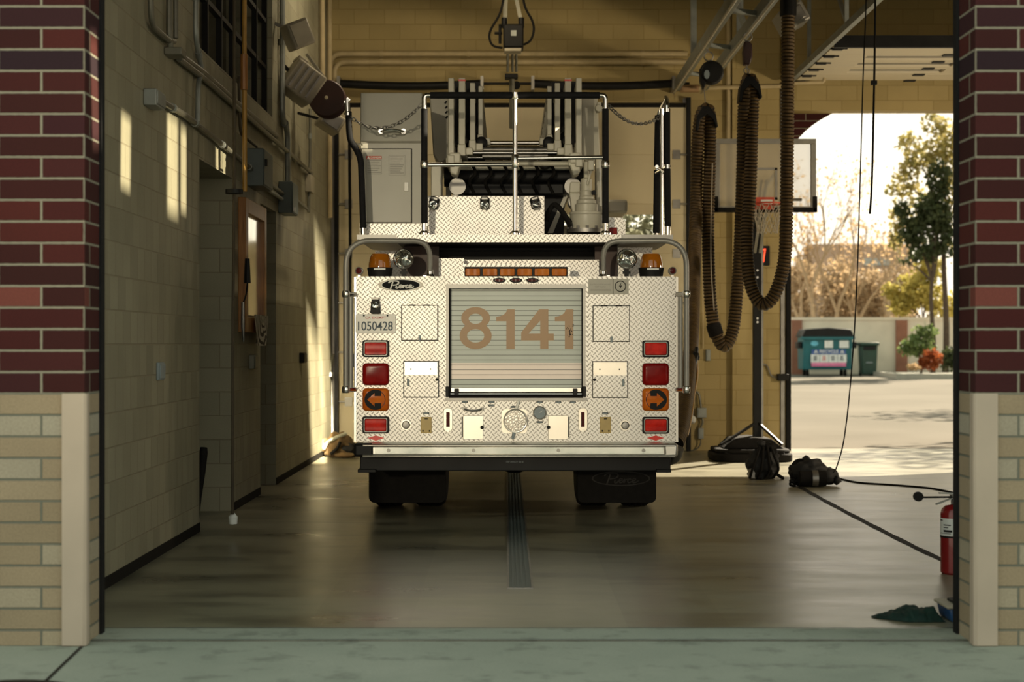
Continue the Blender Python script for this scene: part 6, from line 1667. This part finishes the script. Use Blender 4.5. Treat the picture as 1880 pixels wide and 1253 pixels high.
def planting():
    for i,(px,Y,h,s,l,n) in enumerate(((1508,63.,7.4,11,'bare tree with the stoutest trunk above the dumpster',260),(1535,64.5,6.4,15,'slender bare tree just right of the stout bare trunk',260),(1468,64.,5.2,21,'low bare tree behind the left end of the yard wall',300),(1590,66.,5.2,33,'bare tree standing in front of the brown roof',300),(1625,68,5.2,41,'bare bushy tree beside the yellow green shrub',260))):
        bare_tree(XA(px,Y),Y,h,s,l,n)
    for k,(px,py,rx,rz,n,Y,l) in enumerate(((1470,530,36,66,1300,69.,'dry brown thicket at the left end behind the yard wall'),(1540,530,44,62,1500,71.,'dry brown thicket behind the stout bare trunk'),(1600,540,44,52,1500,70.,'dry brown thicket in front of the brown roofed house'),(1655,530,34,54,1100,72.,'dry brown thicket behind the yellow green shrub'))):
        leafy('dry_thicket',XA(px,Y),Y,gz(Y),[((XA(px,Y),Y,ZA(py,Y)),(rx/FPX*Y,1.,rz/FPX*Y),n),((XA(px,Y),Y,ZA(590,Y)),(rx/FPX*Y*1.1,1.,.9),n//2)],'leafdry',l,(2.2,.09),.2,80+k,'shrub')
    # tall loose tree at the right
    Y=58.5;g=gz(Y);x=XA(1735,Y)
    def C(px,py,rx,rz,n,Y=Y): return ((XA(px,Y),Y+.2,ZA(py,Y)),(rx/FPX*Y,rx/FPX*Y*.8,rz/FPX*Y),n)
    leafy('tall_tree',x,Y,g,[C(1690,290,38,38,330),C(1740,265,40,50,480),C(1662,330,28,40,190),C(1690,380,40,50,260),C(1760,350,50,60,420),C(1650,400,20,40,120),C(1780,450,40,60,300),C(1668,258,28,22,90),C(1720,225,30,22,120),C(1800,280,60,70,420),C(1648,445,16,24,80),C(1640,350,14,12,22)],'leafgreen','tall loose olive tree with a straight thin trunk at the right',(ZA(400,Y)-g,.12),.21,3)
    Y2=57.8
    leafy('evergreen_tree',XA(1712,Y2),Y2,gz(Y2),[C(1728,330,26,40,420,Y2),C(1715,390,38,42,800,Y2),C(1680,425,30,34,520,Y2),C(1735,430,30,45,500,Y2),C(1700,462,34,22,300,Y2),C(1660,478,16,12,22,Y2),C(1660,385,16,24,120,Y2)],'leafdark','dense dark evergreen in the middle of the right trees',(3.4,.10),.2,5)
    Y3=61.5
    leafy('yellow_shrub',XA(1695,Y3),Y3,gz(Y3),[C(1690,530,45,40,900,Y3),C(1735,560,40,30,500,Y3),C(1660,560,30,25,350,Y3),C(1640,535,22,18,160,Y3),C(1710,490,30,25,350,Y3)],'leafyellow','yellow green shrub glowing above the yard wall',(2.0,.07),.2,7)
    Y4=57.
    leafy('bush',XA(1690,Y4),Y4,gz(Y4)+.12,[C(1690,635,34,22,500,Y4),C(1700,612,26,18,260,Y4),C(1668,640,18,16,160,Y4)],'leafbush','rounded green bush in the planting bed below the tall tree',(.9,.04),.16,9,'bush')
    leafy('bush',XA(1712,56.),56.,gz(56)+.12,[C(1713,660,22,22,520,56.),C(1697,668,10,12,120,56.)],'leafred','russet bush in front of the green bush by the kerb',None,.14,10,'bush')
    leafy('bush',XA(1745,56.5),56.5,gz(56.5)+.12,[C(1748,660,22,24,520,56.5),C(1775,662,22,24,400,56.5)],'leafdark','dark bush at the right edge of the planting bed',None,.14,12,'bush')
    leafy('bush',XA(1681,55.4),55.4,gz(55.4)+.12,[C(1680,675,14,7,150,55.4)],'leaforange','small dry grass clump at the corner of the planting bed',None,.12,14,'bush')
    # bushes behind the closed rear door, seen through its windows
    for k,(x,l) in enumerate(((1.7,'dusty hedge bush outside the window of the closed rear door'),)):
        rnd=random.Random(k+70)
        leafy('hedge_bush',x,27.5,0,[((x,27.5,1.3),(1.2,.8,1.3),1500),((x+.2,27.5,2.9),(1.3,.8,1.1),1800),((x-.2,27.6,4.2),(1.2,.7,.9),1200)],'leafgrey',l,(2.6,.08),.16,60+k,'bush')
    # house on the rise beyond
    Yh=92.;g=gz(92)
    x0,x1=XA(1505,Yh),XA(1700,Yh)
    t=thing('house',((x0+x1)/2,Yh,g),'brown roofed house beyond the bare trees','house')
    MB().box(x0+.4,x1-.4,Yh+.5,Yh+8,g,ZA(520,Yh)).build('wall',M['stucco'],t,smooth=False)
    b=MB();b.prism([(Yh-.2,ZA(522,Yh)),(Yh+4.2,ZA(448,Yh+4.2)),(Yh+8.6,ZA(522,Yh))],x0,x1,'yz');b.build('roof',M['roof'],t,smooth=False)
    b=MB();b.box(XA(1600,Yh),XA(1625,Yh),Yh+.42,Yh+.52,ZA(556,Yh),ZA(534,Yh));b.build('window',M['darkglass'],t,smooth=False)
    b=MB();b.obox((XA(1620,Yh),Yh+1.3,ZA(486,Yh+1.3)+.12),(1.6,.6,.08),Matrix.Rotation(.75,3,'X'));b.build('roof_panel',M['greyink'],t,smooth=False)
    # broad trees standing right of the yard whose shade falls over it
    for k,(x,y,cr,l) in enumerate(((13.3,32.5,[((13.3,32.,9.6),(2.3,2.,2.0),900),((14.8,33.,8.6),(1.8,1.8,1.6),500)],'broad tree at the right of the yard nearest the station'),(15.5,41.,[((15.5,41.,8.6),(2.6,2.2,1.3),700)],'second broad tree at the right of the yard'),(11.9,30.,[((11.9,30.,7.1),(.9,1.6,.5),200)],'small tree at the right of the yard by the station corner'))):
        leafy('shade_tree',x,y,gz(y),cr,'leafgreen',l,(6.,.14),.24,90+k)
yard();planting()
# ================================================================ CAMERA AND LIGHT
def camera():
    cd=bpy.data.cameras.new('camera');cam=bpy.data.objects.new('camera',cd);COL.objects.link(cam)
    cam.location=(0,0,EYE);cam.rotation_euler=(PI/2,0,0)
    cd.sensor_fit='HORIZONTAL';cd.sensor_width=36;cd.lens=FPX/1880*36
    cd.shift_x=(940-VX)/1880;cd.shift_y=-(626.5-VY)/1880
    cd.dof.use_dof=True;cd.dof.focus_distance=13.1;cd.dof.aperture_fstop=2.4
    cd.clip_end=500
    SC.camera=cam
camera()
def lights():
    w=bpy.data.worlds.new('sky');SC.world=w;w.use_nodes=True;t=w.node_tree;t.nodes.clear()
    N=t.nodes.new;L=t.links.new
    tc=N('ShaderNodeTexCoord');sp=N('ShaderNodeSeparateXYZ');L(tc.outputs['Generated'],sp.inputs[0])
    def ramp(src,stops):
        r=N('ShaderNodeValToRGB');L(src,r.inputs[0]);e=r.color_ramp.elements
        while len(e)<len(stops):e.new(.5)
        for i,(p,c) in enumerate(stops):e[i].position=p;e[i].color=(*c,1)
        return r.outputs[0]
    front=ramp(sp.outputs[2],[(0.,(1.45,1.18,.90)),(.10,(1.42,1.20,.94)),(.22,(1.05,1.10,.95)),(.6,(.72,.85,.73)),(1.,(.66,.80,.70))])
    back=ramp(sp.outputs[2],[(0.,(1.6,1.4,1.1)),(.1,(1.75,1.6,1.3)),(.5,(1.2,1.15,.98)),(1.,(.5,.55,.5))])
    mr=N('ShaderNodeMapRange');L(sp.outputs[1],mr.inputs[0]);mr.inputs[1].default_value=-.25;mr.inputs[2].default_value=.25
    mx=N('ShaderNodeMix');mx.data_type='RGBA';L(mr.outputs[0],mx.inputs[0]);L(front,mx.inputs[6]);L(back,mx.inputs[7])
    bg=N('ShaderNodeBackground');bg.inputs[1].default_value=1.0;L(mx.outputs[2],bg.inputs[0])
    o=N('ShaderNodeOutputWorld');L(bg.outputs[0],o.inputs[0])
    def light(name,typ,loc,aim,power,col,**kw):
        d=bpy.data.lights.new(name,typ);d.energy=power;d.color=col
        for k,v in kw.items(): setattr(d,k,v)
        ob=bpy.data.objects.new(name,d);COL.objects.link(ob);ob.location=loc
        ob.rotation_euler=(Vector(aim)-Vector(loc)).to_track_quat('-Z','Y').to_euler();return ob
    el=math.radians(38);h=Vector((-.58,-.81,0)).normalized()*math.cos(el)
    light('sun','SUN',(20,50,30),Vector((20,50,30))+Vector((h.x,h.y,-math.sin(el))),15.,(1.,.87,.66),angle=math.radians(.6))
    # spots standing in for sun glints thrown on the side wall
    def glint(loc,aim,power,size,sx=1.,sy=1.,roll=0.,blend=.25,bx=.3,soft=.004):
        ob=light('glint_spot','SPOT',loc,aim,power,(1.,.86,.60),spot_size=math.radians(size*1.6),spot_blend=.05,shadow_soft_size=soft)
        d=ob.data;d.use_nodes=True;t=d.node_tree
        em=next(n for n in t.nodes if n.type=='EMISSION')
        g=t.nodes.new('ShaderNodeTexCoord');x=t.nodes.new('ShaderNodeSeparateXYZ');t.links.new(g.outputs['Normal'],x.inputs[0])
        def mth(op,a,b=0.):
            q=t.nodes.new('ShaderNodeMath');q.operation=op
            for i,v in enumerate((a,b)):
                if isinstance(v,(int,float)): q.inputs[i].default_value=v
                else: t.links.new(v,q.inputs[i])
            return q.outputs[0]
        th=math.tan(math.radians(size/2))
        def edge(o,lim,soft):
            r=mth('ABSOLUTE',mth('DIVIDE',o,x.outputs[2]));m=t.nodes.new('ShaderNodeMapRange');t.links.new(r,m.inputs[0])
            m.inputs[1].default_value=lim*(1+soft);m.inputs[2].default_value=lim*(1-soft);return m.outputs[0]
        t.links.new(mth('MULTIPLY',edge(x.outputs[0],th*sx,bx),edge(x.outputs[1],th*sy,blend)),em.inputs[1])
        if roll: ob.rotation_euler=(ob.rotation_euler.to_matrix()@Matrix.Rotation(roll,3,'Z')).to_euler()
    def wall(px,py):
        Y=XL*FPX/(px-VX);return Vector((XL,Y,ZA(py,Y)))
    src=Vector((7.2,10.6,4.2))
    def strip(px,y0,y1,wpx,power,src=src,blend=.2,lean=0.):
        a,b=wall(px,y0),wall(px,y1);c=(a+b)/2;d=(c-src).length
        hgt=math.degrees(2*math.atan((b-a).length/2/d))
        wa,wb=wall(px-wpx/2,(y0+y1)/2),wall(px+wpx/2,(y0+y1)/2)
        n=(wb-wa);dirv=(c-src).normalized();wd=math.degrees(2*math.atan((n-dirv*n.dot(dirv)).length/2/d))
        glint(src,c,power,hgt,max(.04,wd/hgt),1.,lean,blend)
    # added spot brightening the truck's rear, standing in for sun off street windows
    glint(Vector((-9.,-40,6.2)),(-.22,FY,1.82),3.3e4,3.3,.95,1.0,0.,.55,.5,.5)
    light('ceiling_fill','AREA',(-.95,18.4,5.9),(-2.33,19.6,.6),34.,(1.,.84,.58),shape='RECTANGLE',size=.5,size_y=.3)  # unseen light added to brighten the far left wall
    light('rear_wall_fill','AREA',(8.6,15.5,2.6),(3.2,22.6,1.6),240.,(1.,.81,.55),shape='RECTANGLE',size=.8,size_y=.5)  # unseen light added to brighten the right of the rear wall
    for x,y,e,ax in ((0.,18.6,24.,-.4),):
        light('ceiling_fill','AREA',(x,y,6.2),(ax,22.6,1.2),e,(1.,.80,.50),shape='RECTANGLE',size=1.2,size_y=.35)  # unseen fill added for the closed door and rear wall
    strip(231,215,345,17,12000,lean=-.05);strip(317,215,390,19,12000);strip(337,240,385,10,12000)
    strip(402,262,318,11,12000);strip(412,268,325,7,12000);strip(467,350,372,14,18000);strip(513,392,450,14,16000)
    s2=Vector((-1.25,9.4,5.3))
    strip(583,640,860,8,230000,s2,.3,.035);strip(594,480,780,6,200000,s2,.3,.035)
    a=Vector((JL,8.2,ZA(165,8.2)));glint(Vector((6.5,9.3,3.9)),a,9000,3.4,.26,1.,.10,.2)
lights()
vs=SC.view_settings;vs.view_transform='Standard';vs.look='None';vs.exposure=0.0;vs.gamma=1.0;vs.use_curve_mapping=False
